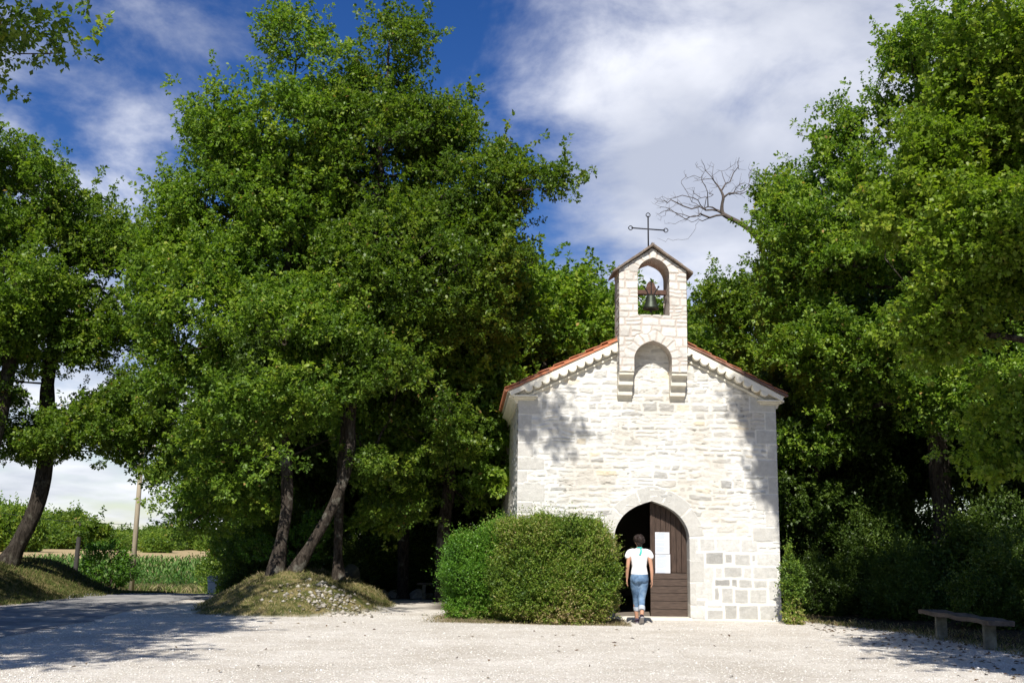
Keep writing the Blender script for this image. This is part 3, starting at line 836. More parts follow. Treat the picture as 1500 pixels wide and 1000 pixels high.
ground = mesh_np('ground', np.stack([X_, Y_, Z_], 1), F, ground_mat(), None, smooth=True, attrs=dict(green=green, wood=wood, sere=sere, stub=stub))
tag(ground, kind='structure')
# asphalt lane
cl = [(-8.8, 15), (-9.0, 20), (-9.25, 25), (-9.5, 30), (-10.3, 35), (-12.0, 40), (-13.5, 45), (-13.6, 49), (-10.5, 52.3), (-4, 53.6), (14, 55)]
P = np.array(cl, float)
from mathutils import geometry as _g
tt = np.linspace(0, len(P)-1, 120); P = np.stack([np.interp(tt, range(len(P)), P[:, k]) for k in (0, 1)], 1)
for _ in range(12): P[1:-1] = (P[:-2]+2*P[1:-1]+P[2:])/4
D = np.gradient(P, axis=0); D /= np.linalg.norm(D, axis=1)[:, None]; Nn = np.stack([-D[:, 1], D[:, 0]], 1)
ww = np.linspace(-1.5, 1.5, 15); wob = .18*fbm(P[:, 0]*2, P[:, 1]*2, oct=3, seed=2)
fade = sstep(13, 22, P[:, 1])
V = []
for i, p in enumerate(P):
    for wv in ww:
        q = p+Nn[i]*(wv*(1+wob[i]*(abs(wv) > 1.2))); V.append((q[0], q[1], 0))
V = np.array(V); V[:, 2] = hgt(V[:, 0], V[:, 1])+.006
idx = np.arange(len(V)).reshape(len(P), 15)
F = np.stack([idx[:-1, :-1], idx[:-1, 1:], idx[1:, 1:], idx[1:, :-1]], -1).reshape(-1, 4)
t = NT('worn_road'); v = t.geo(); a = t.noise(60, 3, .7, v); b = t.noise(1.1, 5, .65, v)
c = t.mix(t.ramp(b, [(.42, (0, 0, 0)), (.60, (1, 1, 1))]), t.ramp(a, [(.3, (.13, .13, .135)), (.7, (.24, .24, .245))]), t.ramp(a, [(.3, (.28, .27, .255)), (.7, (.42, .40, .37))]))
t.principled(c, .9, t.bump(a, .4, .01), spec=.2)
road = mesh_np('road', V, F[:, ::-1], t.m, None, smooth=True); tag(road, kind='structure')

# ------------------------------------------------------------------ foliage
def leaves_mesh(name, C, A, Nrm, L, Wd, tint, mat, parent=None, fold=.18):
    """one folded four-cornered leaf per row: C base point, A axis, Nrm normal"""
    A = A/(np.linalg.norm(A, axis=1)[:, None]+1e-9); S = np.cross(A, Nrm); S /= np.linalg.norm(S, axis=1)[:, None]+1e-9
    U = np.cross(S, A)
    L = L[:, None]; Wd = Wd[:, None]
    v0 = C; v2 = C+A*L-U*L*.10
    v1 = C+A*L*.55+S*Wd*.5+U*Wd*fold; v3 = C+A*L*.55-S*Wd*.5+U*Wd*fold
    V = np.stack([v0, v1, v2, v3], 1).reshape(-1, 3)
    n = len(C); F = np.arange(n*4).reshape(n, 4)
    return mesh_np(name, V, F, mat, parent, attrs=dict(tint=np.repeat(tint, 4)))
def rand_dir(rs, n, up=0.0):
    d = rs.normal(size=(n, 3)); d[:, 2] += up; return d/np.linalg.norm(d, axis=1)[:, None]
def grow(rs, trunk, pts, step=.5, bal=.3, jit=.06):
    """join every point to the growing skeleton; returns pos, parent"""
    pos = [np.array(p, float) for p in trunk]; par = [-1]+list(range(len(trunk)-1))
    pl = [0.0]
    for i in range(1, len(trunk)): pl.append(pl[-1]+np.linalg.norm(pos[i]-pos[i-1])*.35)
    cap = len(trunk)+len(pts)*12
    PA = np.zeros((cap, 3)); PL = np.zeros(cap); n = len(trunk); PA[:n] = pos; PL[:n] = pl; PR = np.full(cap, -1); PR[:n] = par
    lo = max(1, int(len(trunk)*.45)); free = np.zeros(cap, bool); free[lo:n] = True
    top = np.array(trunk[-1]); d0 = np.min(np.linalg.norm(pts[:, None, :]-PA[None, lo:n], axis=2), axis=1)
    tips = []
    for i in np.argsort(d0):
        p = pts[i]; dd = np.linalg.norm(PA[:n]-p, axis=1)
        below = np.maximum(0, PA[:n, 2]-p[2])*.5
        cst = dd+bal*PL[:n]+below; cst[~free[:n]] = 1e9
        j = int(np.argmin(cst)); k = max(1, int(dd[j]/step)); a = PA[j]; par_ = j
        side = rs.normal(size=3)*jit*dd[j]
        for q in range(1, k+1):
            t = q/k; x = a*(1-t)+p*t+side*math.sin(math.pi*t)+np.array([0, 0, .07*dd[j]*math.sin(math.pi*t)])
            if n >= cap: break
            PA[n] = x; PR[n] = par_; PL[n] = PL[par_]+dd[j]/k; free[n] = True; par_ = n; n += 1
        tips.append(par_)
    return PA[:n], PR[:n], np.array(tips)
def wood_mesh(name, P, par, rb, rt, mat, parent, rmin=.0, flare=1.8):
    n = len(P); w = np.zeros(n); has = np.zeros(n, bool)
    for i in range(n-1, 0, -1):
        if w[i] == 0: w[i] = 1
        w[par[i]] += w[i]
    nt_ = w[0]; e = math.log(nt_)/math.log(rb/rt); R = rt*np.maximum(w, 1)**(1/e)
    kids = {}
    for i in range(1, n): kids.setdefault(int(par[i]), []).append(i)
    VV = []; FF = []; off = 0; stack = [(0, None)]
    while stack:
        s, pr = stack.pop()
        path = [s] if pr is None else [pr, s]
        rr = [R[s]*flare if pr is None else min(R[pr]*.8, R[s]*1.25)] + ([] if pr is None else [R[s]])
        cur = s
        while cur in kids:
            ks = sorted(kids[cur], key=lambda q: -w[q])
            for q in ks[1:]: stack.append((q, cur))
            cur = ks[0]; path.append(cur); rr.append(R[cur])
        if len(path) < 2 or max(rr[1:] if pr is not None else rr) < rmin: continue
        rr = np.array(rr); pts = P[path]
        if rr[0] > .06:
            m = len(path); tt_ = np.linspace(0, m-1, m*3-2); pts2 = np.stack([np.interp(tt_, range(m), pts[:, k]) for k in range(3)], 1); r2 = np.interp(tt_, range(m), rr)
            for _ in range(2): pts2[1:-1] = (pts2[:-2]+2*pts2[1:-1]+pts2[2:])/4
            pts, rr = pts2, r2
        rr[-1] *= .4
        k = 12 if rr[0] > .12 else (7 if rr[0] > .04 else 4)
        T, Nn_, B = frames(pts); a = np.arange(k)*2*math.pi/k
        lump = 1+(.10*vnoise(np.repeat(np.arange(len(pts))[:, None]*.35, k, 1)+s, np.cos(a)[None, :]*1.6+np.zeros((len(pts), 1)), np.sin(a)[None, :]*1.6+np.zeros((len(pts), 1)), 4) if rr[0] > .08 else 0)
        V = (pts[:, None, :]+(rr[:, None]*lump if not np.isscalar(lump) else rr[:, None]*np.ones((1, k)))[:, :, None]*(Nn_[:, None, :]*np.cos(a)[None, :, None]+B[:, None, :]*np.sin(a)[None, :, None])).reshape(-1, 3)
        j = np.arange(len(pts)-1)[:, None]*k; i0 = np.arange(k)[None, :]; i1 = (i0+1) % k
        F = np.stack([j+i0, j+i1, j+k+i1, j+k+i0], -1).reshape(-1, 4)+off
        VV.append(V); FF.append(F); off += len(V)
    return mesh_np(name, np.concatenate(VV), np.concatenate(FF), mat, parent, smooth=True)
def sample_crown(rs, ell, n, shell=.55):
    """points in a union of ellipsoids (cx,cy,cz,rx,ry,rz[,weight]), denser to the outside"""
    E = np.array([e[:6] for e in ell], float); wts = np.array([(e[6] if len(e) > 6 else 1)*(e[3]*e[4]*e[5])**.75 for e in ell]); wts /= wts.sum()
    k = rs.choice(len(E), n, p=wts); d = rand_dir(rs, n); r = rs.uniform(shell**3, 1, n)**(1/3.0)
    return E[k, :3]+d*E[k, 3:6]*r[:, None], k
def make_tree(name, seed, base, trunk, ell, ntips, rb, mat, label, cat='tree', group=None, leaf=(.088, .058), lpt=104, cr=.38, bark=None, rt=.007, rots=11, extra=None, droop=0.0, rmin=.008, shell=.5, bal=.3):
    """trunk and ell in world coordinates"""
    rs = np.random.RandomState(seed); base = np.array(base, float)
    root = empty(name, tuple(base)); tag(root, label, cat, group)
    tr = [np.array(p, float)-base for p in trunk]
    # subdivide trunk
    T_ = [tr[0]]
    for a, b in zip(tr[:-1], tr[1:]):
        m = max(1, int(np.linalg.norm(b-a)/.5))
        for q in range(1, m+1): T_.append(a+(b-a)*q/m+(rs.normal(size=3)*.03 if q < m else 0))
    el = [(e[0]-base[0], e[1]-base[1], e[2]-base[2])+tuple(e[3:]) for e in ell]
    pts, _ = sample_crown(rs, el, int(ntips*1.95), shell)
    vv = fbm(pts[:, 0]*.55, pts[:, 1]*.55, pts[:, 2]*.85, oct=3, seed=seed); pts = pts[vv > np.quantile(vv, .49)]
    P, par, tips = grow(rs, T_, pts, bal=bal)
    wood_mesh('trunk', P, par, rb, rt, M[bark or 'bark'], root, rmin)
    tp = P[tips]; cen = np.mean(pts, axis=0)
    pd = P[tips]-P[par[tips]]; pd /= np.linalg.norm(pd, axis=1)[:, None]+1e-9
    nt_ = len(tp)
    # rosettes around each tip
    tipv = rs.uniform(0, 1, nt_); tips_sz = rs.uniform(.65, 1.25, nt_)
    ri = np.repeat(np.arange(nt_), rots)
    d = rand_dir(rs, len(ri), .15); d = d+pd[ri]*.5
    rc = tp[ri]+d*(cr*tips_sz[ri]*rs.uniform(.25, 1.0, len(ri)))[:, None]*np.array([1, 1, .62])-np.array([0, 0, droop])*rs.uniform(0, 1, len(ri))[:, None]
    sh = np.repeat(rs.uniform(0, 1, nt_) > .74, rots); tpos = np.tile(np.linspace(0, 1, rots), nt_)
    ov = pd[ri]+np.array([0, 0, .5]); ov /= np.linalg.norm(ov, axis=1)[:, None]
    rc = np.where(sh[:, None], tp[ri]+ov*(tpos*(.55+.5*tipv[ri]))[:, None]+(rc-tp[ri])*.28, rc)
    rdir = d/np.linalg.norm(d, axis=1)[:, None]+np.array([0, 0, .35])
    per = max(4, lpt//rots); li = np.repeat(np.arange(len(rc)), per)
    a = rdir[li]*.7+rand_dir(rs, len(li))*1.0; a[:, 2] -= .12+droop*.6
    a /= np.linalg.norm(a, axis=1)[:, None]
    C = rc[li]+a*rs.uniform(.0, .05, len(li))[:, None]+rand_dir(rs, len(li))*.025
    nr = rs.normal(size=(len(li), 3))*.55+np.array([0, 0, 1.0])+rdir[li]*.4
    sz = rs.uniform(.5, 1.25, len(li))*(.85+.3*tipv[ri][li])
    tint = np.clip(.42*tipv[ri][li]+.33*rs.uniform(0, 1, len(li))+.25*rs.uniform(0, 1, len(rc))[li], 0, 1)
    tint = np.where(rs.uniform(0, 1, len(li)) > .996, 1.0, np.minimum(tint, .93))
    leaves_mesh('crown', C, a, nr, leaf[0]*sz, leaf[1]*sz, tint, M[mat], root)
    return root
def place(src, xy, rz, s, label, group=None, cat=None, sz=None):
    o = copy_tree(src); o.location = (xy[0], xy[1], float(hgt(xy[0], xy[1]))-.05); o.rotation_euler = (0, 0, rz); o.scale = (s, s, (sz or s))
    tag(o, label, cat)
    if group: o['group'] = group
    elif 'group' in o: del o['group']
    return o
def E_(u, v, y, ru, rv, ry=None, w=1):
    p = at(u, v, y); k = y/FPX; return (p[0], p[1], p[2], ru*k, ry or (ru+rv)/2*k, rv*k, w)
def gz(x, y): return (x, y, float(hgt(x, y)))
# ------------------------------------------------------------------ the trees in front
random.seed(1)
GO = 'oaks on the grassy mound'
b = gz(-5.15, 24.6)
big1 = make_tree('oak_tree', 101, b, [(b[0], b[1], b[2]-.15), tuple(at(412, 790, 24.6)), tuple(at(420, 700, 24.7)), tuple(at(410, 560, 25)), tuple(at(420, 400, 25.2)), tuple(at(430, 200, 25.4)), tuple(at(432, 60, 25.4))],
  [E_(395, 190, 25.3, 135, 100), E_(430, 55, 25.3, 42, 65), E_(330, 330, 25, 95, 90), E_(470, 120, 25.6, 75, 60), E_(400, 330, 26, 120, 140), E_(300, 470, 24.5, 95, 110), E_(420, 520, 24.2, 130, 110), E_(340, 610, 24.4, 90, 70), E_(240, 400, 25.2, 45, 75), E_(290, 130, 25.2, 35, 30), E_(268, 300, 25.4, 26, 60), E_(350, 690, 24.8, 60, 32), E_(450, 665, 25.8, 60, 34), E_(245, 560, 24.8, 40, 60), E_(360, 735, 25.6, 55, 26), E_(412, 678, 24.0, 48, 26, 1.0), E_(290, 745, 26.6, 40, 50, 1.2)],
  2600, .135, 'oak', 'tall upright oak at the left end of the mound with a straight rough trunk', 'tree', GO)
b = gz(-4.75, 24.75)
big2 = make_tree('oak_tree', 102, b, [(b[0]-.1, b[1], b[2]-.2), tuple(at(455, 800, 24.7)), tuple(at(487, 745, 24.6)), tuple(at(508, 690, 24.6)), tuple(at(520, 560, 25)), tuple(at(545, 380, 25.3)), tuple(at(560, 200, 25.6)), tuple(at(572, 50, 25.6))],
  [E_(570, 90, 25.6, 72, 80), E_(630, 170, 25.6, 65, 95), E_(560, 230, 25.8, 120, 120), E_(690, 270, 25.4, 80, 80), E_(790, 280, 25.2, 55, 38), E_(600, 400, 25.4, 150, 110), E_(520, 560, 24.8, 110, 90), E_(560, 20, 25.6, 30, 26), E_(740, 345, 25.4, 60, 50), E_(610, 600, 25.4, 80, 60), E_(660, 480, 25.8, 90, 80), E_(570, 690, 25.6, 48, 30), E_(650, 640, 26, 50, 40), E_(470, 720, 25.6, 40, 20), E_(515, 660, 24.0, 46, 28, 1.0), E_(570, 745, 27, 50, 34, 1.2)],
  2600, .12, 'oak', 'oak with a pale trunk leaning steeply to the right out of the mound', 'tree', GO)
b = gz(-3.98, 26.3)
big3 = make_tree('oak_tree', 103, b, [(b[0], b[1], b[2]-.15), tuple(at(497, 740, 26.3)), tuple(at(505, 600, 26.5)), tuple(at(500, 400, 27))],
  [E_(500, 470, 27.5, 130, 130), E_(450, 330, 28, 110, 90), E_(620, 520, 27.5, 90, 90), E_(700, 440, 28, 80, 70), E_(380, 640, 27, 90, 60), E_(560, 670, 27, 70, 45)],
  1500, .11, 'oak', 'slender oak standing straight behind the leaning trunk on the mound', 'tree', GO)
# left of the road
b = gz(-12.75, 28.2)
lt1 = make_tree('oak_tree', 104, b, [(b[0], b[1], b[2]-.2), tuple(at(44, 765, 28.2)), tuple(at(64, 700, 28.2)), tuple(at(66, 620, 28.3)), tuple(at(80, 480, 28.5)), tuple(at(100, 360, 28.5))],
  [E_(110, 360, 28.5, 75, 75), E_(160, 410, 28.3, 60, 85), E_(50, 390, 28, 80, 80), E_(60, 510, 28.3, 110, 80), E_(150, 530, 28.3, 90, 75), E_(130, 640, 28, 100, 50), E_(20, 300, 28.5, 50, 70), E_(195, 600, 28, 55, 75), E_(185, 355, 28.4, 22, 30), E_(215, 680, 28, 28, 50), E_(40, 640, 28, 60, 35)],
  2000, .20, 'oak', 'dark oak leaning to the right on the bank left of the road', 'tree', 'oaks on the left bank', bark='bark_dark', cr=.36)
b = gz(-14.9, 26.9)
lt2 = make_tree('oak_tree', 105, b, [(b[0], b[1], b[2]-.2), tuple(at(-70, 760, 26.9)), tuple(at(-20, 690, 26.9)), tuple(at(10, 560, 27)), tuple(at(25, 400, 27))],
  [E_(-20, 330, 27, 60, 90), E_(20, 240, 27, 38, 55), E_(30, 130, 27, 26, 35), E_(-40, 500, 27, 90, 120), E_(70, 270, 27, 30, 40), E_(-30, 200, 27, 50, 90), E_(30, 430, 26.5, 60, 70)],
  1100, .18, 'oak', 'oak half outside the frame behind the leaning oak on the left bank', 'tree', 'oaks on the left bank', bark='bark_dark')
# tree beside the camera whose twig hangs in at the top left; also shades the forecourt
b = gz(-9.6, 9.0)
lt3 = make_tree('oak_tree', 106, b, [(b[0], b[1], -.2), (-9.6, 9.0, 3), (-9.3, 9.2, 6), (-9.0, 9.5, 10)],
  [(-9.6, 7.5, 10.8, 4.0, 4.4, 3.0), (-9.2, 11.5, 11.2, 3.1, 3, 2.6)]+[E_(35, 45, 13.2, 48, 40, .8, 1.1), E_(-60, 20, 13, 70, 80, 1.2), E_(75, 62, 13.2, 25, 20, .4, 1.0), (-.75, 12.6, 14.62, .36, .3, .24, 3.0), (-.2, 12.6, 14.35, .20, .25, .22, 3), (-.05, 12.6, 13.95, .06, .1, .12, 2), (-4.5, 12, 13.2, 1.2, 1, .6, .7), (-8.5, 4.2, 10.4, 3.2, 2.4, 1.6, .5), (-13.4, 15.0, 9.8, 3.0, 3.4, 1.5, 1.2)],
  2500, .26, 'oak', 'near oak whose leafy twig hangs into the upper left corner', 'tree')
# right hand side
b = gz(9.8, 25.6)
rt1 = make_tree('oak_tree', 107, b, [(b[0], b[1], b[2]-.2), tuple(at(1384, 760, 25.6)), tuple(at(1374, 640, 25.6)), tuple(at(1372, 500, 25.4)), tuple(at(1370, 300, 25.2))],
  [E_(1290, 240, 24.5, 120, 90), E_(1400, 130, 24, 120, 120), E_(1230, 330, 25, 120, 90), E_(1340, 420, 24.4, 170, 120), E_(1190, 430, 26, 80, 100), E_(1430, 560, 24, 120, 90), E_(1230, 520, 25.5, 110, 90), E_(1225, 190, 25, 34, 40), E_(1185, 310, 26, 45, 50), E_(1330, 140, 24.5, 70, 45), E_(1190, 620, 26, 70, 60)],
  2600, .24, 'oak', 'broad oak right of the chapel with a dark straight trunk', 'tree')
b = gz(10.2, 15.2)
rt2 = make_tree('maple_tree', 108, b, [(b[0], b[1], b[2]-.2), (10.2, 15.4, 3), (9.8, 15.6, 6), (9.4, 15.8, 9)],
  [E_(1450, 90, 16.5, 60, 90), E_(1420, 230, 16.6, 90, 90), E_(1480, 350, 16, 120, 120), E_(1400, 430, 16.6, 80, 90), E_(1380, 560, 16.8, 55, 70), E_(1480, 600, 16.4, 60, 90), E_(1540, 200, 16, 120, 190), E_(1440, 640, 16.6, 40, 40), E_(1340, 330, 17, 60, 60)],
  1500, .24, 'oak_yellow', 'yellow green maple whose branches hang low over the right edge', 'tree', leaf=(.078, .060), lpt=132, cr=.40, droop=.12)
b = gz(8.2, 31)
rt3 = make_tree('oak_tree', 109, b, [(b[0], b[1], b[2]-.2), (8.1, 31, 3), (7.8, 31.0, 6), (7.7, 31, 8)],
  [E_(1145, 305, 31, 38, 44), E_(1098, 352, 31, 26, 30), E_(1112, 385, 31, 36, 40), E_(1120, 350, 31, 36, 40), E_(1065, 430, 31, 38, 42), E_(1150, 320, 31.5, 40, 45), E_(1120, 480, 31, 60, 70), E_(1170, 560, 31, 70, 70), E_(1045, 385, 31, 16, 20), E_(1190, 390, 31, 80, 80)],
  1300, .2, 'oak', 'oak behind the right slope of the chapel roof', 'tree')
# shade trees standing beside the camera
b = gz(9.6, 8.5)
rt4 = make_tree('oak_tree', 110, b, [(b[0], b[1], -.2), (9.5, 8.6, 3), (9.2, 9, 6), (8.6, 9.6, 9)],
  [(8.8, 7.3, 9.0, 2.6, 3.2, 1.7), (7.3, 7.6, 9.0, 2.7, 3.9, 1.6, 2.2), (6.6, 12.4, 14.2, 1.3, 1.0, .7, .7), (4.35, 12.6, 14.8, .42, .35, .38, 6), (4.5, 12.6, 13.6, .26, .3, .5, 6), (4.72, 12.6, 12.3, .10, .25, .45, 6)],
  2700, .26, 'oak', 'oak standing to the right of the viewer shading the bench corner', 'tree')
# dead tree behind the roof
b = gz(7.6, 33)
dt = empty('dead_tree', b); tag(dt, 'bare leafless dead tree with forked grey branches beside the iron cross', 'tree')
rs = np.random.RandomState(7)
bb = np.array(b)
tr = [np.array((0, 0, -.2)), at(1130, 500, 33)-bb, at(1126, 420, 33)-bb, at(1116, 355, 33)-bb, at(1092, 330, 33)-bb, at(1062, 316, 33)-bb]
def smp(n, e):
    p, _ = sample_crown(rs, [tuple(np.array(q[:3])-bb)+tuple(q[3:]) for q in e], n, .3); return p
pts = smp(330, [E_(1000, 305, 33, 46, 30, .8), E_(1030, 262, 33, 36, 30, .8), E_(1085, 262, 33, 26, 38, .8), E_(965, 296, 33, 20, 12, .4), E_(985, 350, 33, 26, 10, .4, .4)])
T_ = [tr[0]]
for a, b_ in zip(tr[:-1], tr[1:]):
    m = max(1, int(np.linalg.norm(b_-a)/.5))
    for q in range(1, m+1): T_.append(a+(b_-a)*q/m)
P, par, tips = grow(rs, T_, pts, step=.16, bal=.25, jit=.13)
wood_mesh('trunk', P, par, .075, .0048, M['deadwood'], dt)
print('front trees', round(time.time()-T00, 1))

# ------------------------------------------------------------------ the wood behind, copied from three grown trees
def protos():
    out = []
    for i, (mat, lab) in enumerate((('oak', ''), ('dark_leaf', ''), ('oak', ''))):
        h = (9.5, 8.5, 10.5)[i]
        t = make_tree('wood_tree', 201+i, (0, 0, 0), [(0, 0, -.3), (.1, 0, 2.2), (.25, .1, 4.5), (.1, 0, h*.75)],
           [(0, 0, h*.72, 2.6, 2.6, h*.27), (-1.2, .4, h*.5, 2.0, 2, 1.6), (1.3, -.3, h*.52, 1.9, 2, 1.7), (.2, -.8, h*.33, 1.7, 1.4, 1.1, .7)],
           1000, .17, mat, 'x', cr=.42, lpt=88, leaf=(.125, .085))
        out.append(t)
    return out
PR = protos()
W = 'trees of the wood behind the chapel'
spots = [  # x, y, proto, scale, zscale, label
 (-1.75, 28.6, 0, 1.0, 1.06, 'wood tree with a pale sunlit trunk just left of the clipped bushes'),
 (-2.9, 31.0, 2, .95, 1.0, 'thin twisted tree at the end of the gravel path between mound and bushes'),
 (.9, 31.5, 0, 1.05, 1.03, 'tree rising directly behind the left eave of the chapel'),
 (3.1, 34.5, 2, 1.02, 1.0, 'tree whose top shows beside the left of the bell gable'),
 (-.6, 34.5, 1, 1.15, 1.25, 'tall dark tree behind the left eave tree'),
 (-3.6, 36.5, 2, 1.15, 1.2, 'tall tree behind the gravel path'),
 (-5.8, 34.0, 1, 1.05, 1.1, 'dark tree behind the mound oaks'),
 (-8.4, 37.2, 0, 1.05, 1.0, 'tree behind the dark tree at the back of the mound'),
 (-9.3, 42.5, 2, 1.0, 1.0, 'tree overhanging the far bend of the road above the litter bin'),
 (-12.0, 49.5, 0, .95, .9, 'last tree of the wood beside the maize field'),
 (-6.6, 44.0, 1, 1.2, 1.2, None), (-9.8, 47.5, 0, 1.1, 1.2, None), (-1.8, 41.0, 0, 1.3, 1.3, None), (2.6, 41.0, 1, 1.25, 1.1, None),
 (5.4, 39.0, 1, .95, .85, None), (8.9, 37.0, 2, 1.05, 1.05, None), (12.2, 34.0, 0, 1.2, 1.25, None),
 (10.6, 30.6, 1, 1.0, 1.05, None), (14.2, 29.0, 2, 1.1, 1.2, None), (12.6, 25.4, 1, 1.0, 1.05, 'dark tree behind the bench at the right edge'),
 (7.6, 27.2, 1, .72, .72, 'low dark tree filling the gap right of the chapel wall'), (16.5, 24.0, 0, 1.2, 1.3, None), (16.0, 34, 1, 1.4, 1.5, None), (-3.4, 50, 1, 1.2, 1.1, None), (1.5, 50, 2, 1.3, 1.3, None), (8, 48, 0, 1.4, 1.4, None), (14, 44, 2, 1.4, 1.5, None)]
for i, (x, y, p, s, zs, lab) in enumerate(spots):
    lab = lab or 'tree deep in the shaded wood behind the nearer trees and the chapel'
    if i in (0, 1, 4):   # the first use of each grown tree moves it
        pass
    o = place(PR[p], (x, y), (i*2.399) % 6.283, s, lab, W, 'tree', zs)
for o in PR:
    for c in list(o.children): bpy.data.objects.remove(c)
    bpy.data.objects.remove(o)
print('wood', round(time.time()-T00, 1))

# ------------------------------------------------------------------ shrubs
def make_bush(name, seed, base, ell, n, leaf, mat, label, cat='bush', group=None, per=9, spr=.115, stemr=.02, brown=None, upright=.5, box=3.2, lmp=.34):
    rs = np.random.RandomState(seed); base = np.array(base, float); root = empty(name, tuple(base)); tag(root, label, cat, group)
    el = [(e[0]-base[0], e[1]-base[1], e[2]-base[2])+tuple(e[3:]) for e in ell]
    E = np.array([e[:6] for e in el], float)
    pts, k = sample_crown(rs, el, n, .80)
    dd_ = (pts-E[k, :3])/E[k, 3:6]; nr2 = np.linalg.norm(dd_, axis=1); n4 = (np.abs(dd_)**box).sum(1)**(1/box); pts = E[k, :3]+dd_*(nr2/n4*(.97 if box > 4 else .93))[:, None]*E[k, 3:6]
    # keep the ones near the outer skin of the union
    q = np.min((np.abs((pts[:, None, :]-E[None, :, :3])/E[None, :, 3:6])**box).sum(2)**(1/box), axis=1)
    pts = pts[(q > .45)]
    gzz = hgt(pts[:, 0]+base[0], pts[:, 1]+base[1])-base[2]
    pts = pts[pts[:, 2] > gzz+.02]
    out = pts-E[:, :3].mean(0); out[:, 2] *= .6; out /= np.linalg.norm(out, axis=1)[:, None]
    lump = fbm(pts[:, 0]*2.3+seed, pts[:, 1]*2.3, pts[:, 2]*2.3, oct=3, seed=seed)
    pts = pts+out*(lump*lmp)[:, None]
    sd_ = out+rand_dir(rs, len(pts))*.5; sd_[:, 2] += upright; sd_ /= np.linalg.norm(sd_, axis=1)[:, None]
    li = np.repeat(np.arange(len(pts)), per); f = np.tile(np.arange(per)/per, len(pts)); slen = rs.uniform(.6, 1.5, len(pts))*spr
    slen = np.where(rs.uniform(0, 1, len(pts)) > .94-.05*sstep(.5, 1.4, pts[:, 2]), slen*rs.uniform(1.6, 3.2, len(pts)), slen)
    C = pts[li]+sd_[li]*(f*slen[li])[:, None]
    a = sd_[li]*.6+rand_dir(rs, len(li)); nr = rand_dir(rs, len(li), .8)
    sz = rs.uniform(.7, 1.2, len(li))
    tn = .22+.42*rs.uniform(0, 1, len(pts))+.42*fbm(pts[:, 0]*1.2, pts[:, 1]*1.2, pts[:, 2]*1.2, oct=3, seed=seed+5)
    if brown is not None: tn = tn+brown(pts+base)*rs.uniform(.3, 1.0, len(pts))
    tint = np.clip(tn[li]+.14*f+.10*rs.normal(size=len(li)), 0, 1)
    leaves_mesh('foliage', C, a, nr, leaf[0]*sz, leaf[1]*sz, tint, M[mat], root)
    mb = MB()
    for i in range(26):
        p = pts[rs.randint(len(pts))]*np.array([.8, .8, .85]); a0 = np.array([p[0]*.25, p[1]*.25, -.05]); mid = (a0+p)/2+rs.normal(size=3)*.05
        mb.tube([a0, mid, p], [stemr, stemr*.7, stemr*.3], 5, False)
    # a dense dark twig core so that the bush is not see-through
    mb.build('stems', M['bark_dark'], root)
    return root
def brown1(p): return .55*sstep(.75, .1, p[:, 2])*sstep(-.1, 1.2, p[:, 0])+.15*sstep(.4, .1, p[:, 2])
# solid union built of flattened balls, placed where the photograph has it
bush1 = make_bush('clipped_bush', 301, gz(1.15, 22.2),
  [(.88, 22.0, .92, 1.14, .92, .97), (.80, 22.0, 1.45, .85, .7, .44), (1.0, 21.85, .55, .98, .9, .6)],
  34000, (.044, .021), 'box_leaf', 'large dull green box bush browning low down, left of the doorway', 'bush', 'clipped box bushes in front of the facade', brown=brown1, box=5.5)
bush2 = make_bush('clipped_bush', 302, gz(-.6, 22.9),
  [(-.38, 22.75, .80, .86, .88, .84), (-.1, 22.5, .95, .6, .8, .86)],
  20000, (.044, .021), 'bright_box', 'bright yellow green box bush at the left end of the clipped pair', 'bush', 'clipped box bushes in front of the facade', brown=lambda p: .3*sstep(.5, .1, p[:, 2]), box=5)
sb = make_bush('corner_shrub', 303, gz(5.62, 22.15),
  [(5.62, 22.15, .25, .16, .2, .28), (5.64, 22.15, .58, .23, .24, .26), (5.66, 22.2, .88, .13, .15, .22), (5.58, 22.2, 1.2, .07, .08, .22)],
  1500, (.05, .025), 'box_leaf', 'small box shrub at the foot of the right corner of the facade', 'bush', brown=lambda p: .35*sstep(.6, .5, p[:, 2]), box=2.0, lmp=.5)
# dark understorey
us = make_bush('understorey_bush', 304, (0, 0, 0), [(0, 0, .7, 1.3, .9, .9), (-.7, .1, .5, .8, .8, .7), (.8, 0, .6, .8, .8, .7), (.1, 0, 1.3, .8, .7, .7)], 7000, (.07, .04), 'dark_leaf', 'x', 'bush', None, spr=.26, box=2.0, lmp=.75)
U = 'shaded bushes under the trees'
ul = [(6.9, 25.2, .62, 'shaded bush nearest the right corner of the chapel'), (8.4, 23.6, .70, 'shaded bush behind the left end of the bench'), (9.4, 20.9, .75, 'shaded bush directly behind the bench'), (10.4, 18.6, .85, 'shaded bush behind the right end of the bench'),
 (8.6, 26.2, 1.0, None), (10.6, 24.0, 1.15, None), (12.5, 22.0, 1.2, None), (7.6, 28.4, 1.1, None), (11.5, 27.8, 1.3, None), (14, 26, 1.4, None), (9.6, 29.5, 1.3, None),
 (-1.0, 29.8, .8, None), (-6.5, 31.2, .8, None), (-4.9, 30.4, .75, None), (-7.2, 33.4, .8, None), (-2.4, 36.5, 1.2, None), (-3.2, 33.2, .8, None), (-4.6, 33.6, 1.0, None), (-1.9, 35.0, 1.2, None), (-6.3, 36.2, 1.2, None), (-7.4, 40.0, 1.0, 'shaded bush beside the road bend near the litter bin'), (-9.0, 46.8, 1.2, None), (1.0, 36, 1.4, None), (-4.0, 39.5, 1.4, None), (-7.3, 36.0, 1.0, None), (4.5, 35.5, 1.2, None), (-10.2, 52.8, 1.0, None), (-8.8, 43.5, 1.4, None)]
for i, (x, y, s, lab) in enumerate(ul):
    place(us, (x, y), i*1.9, s, lab or 'dark bush in the shade deeper in the wood', U, 'bush', s*1.0)
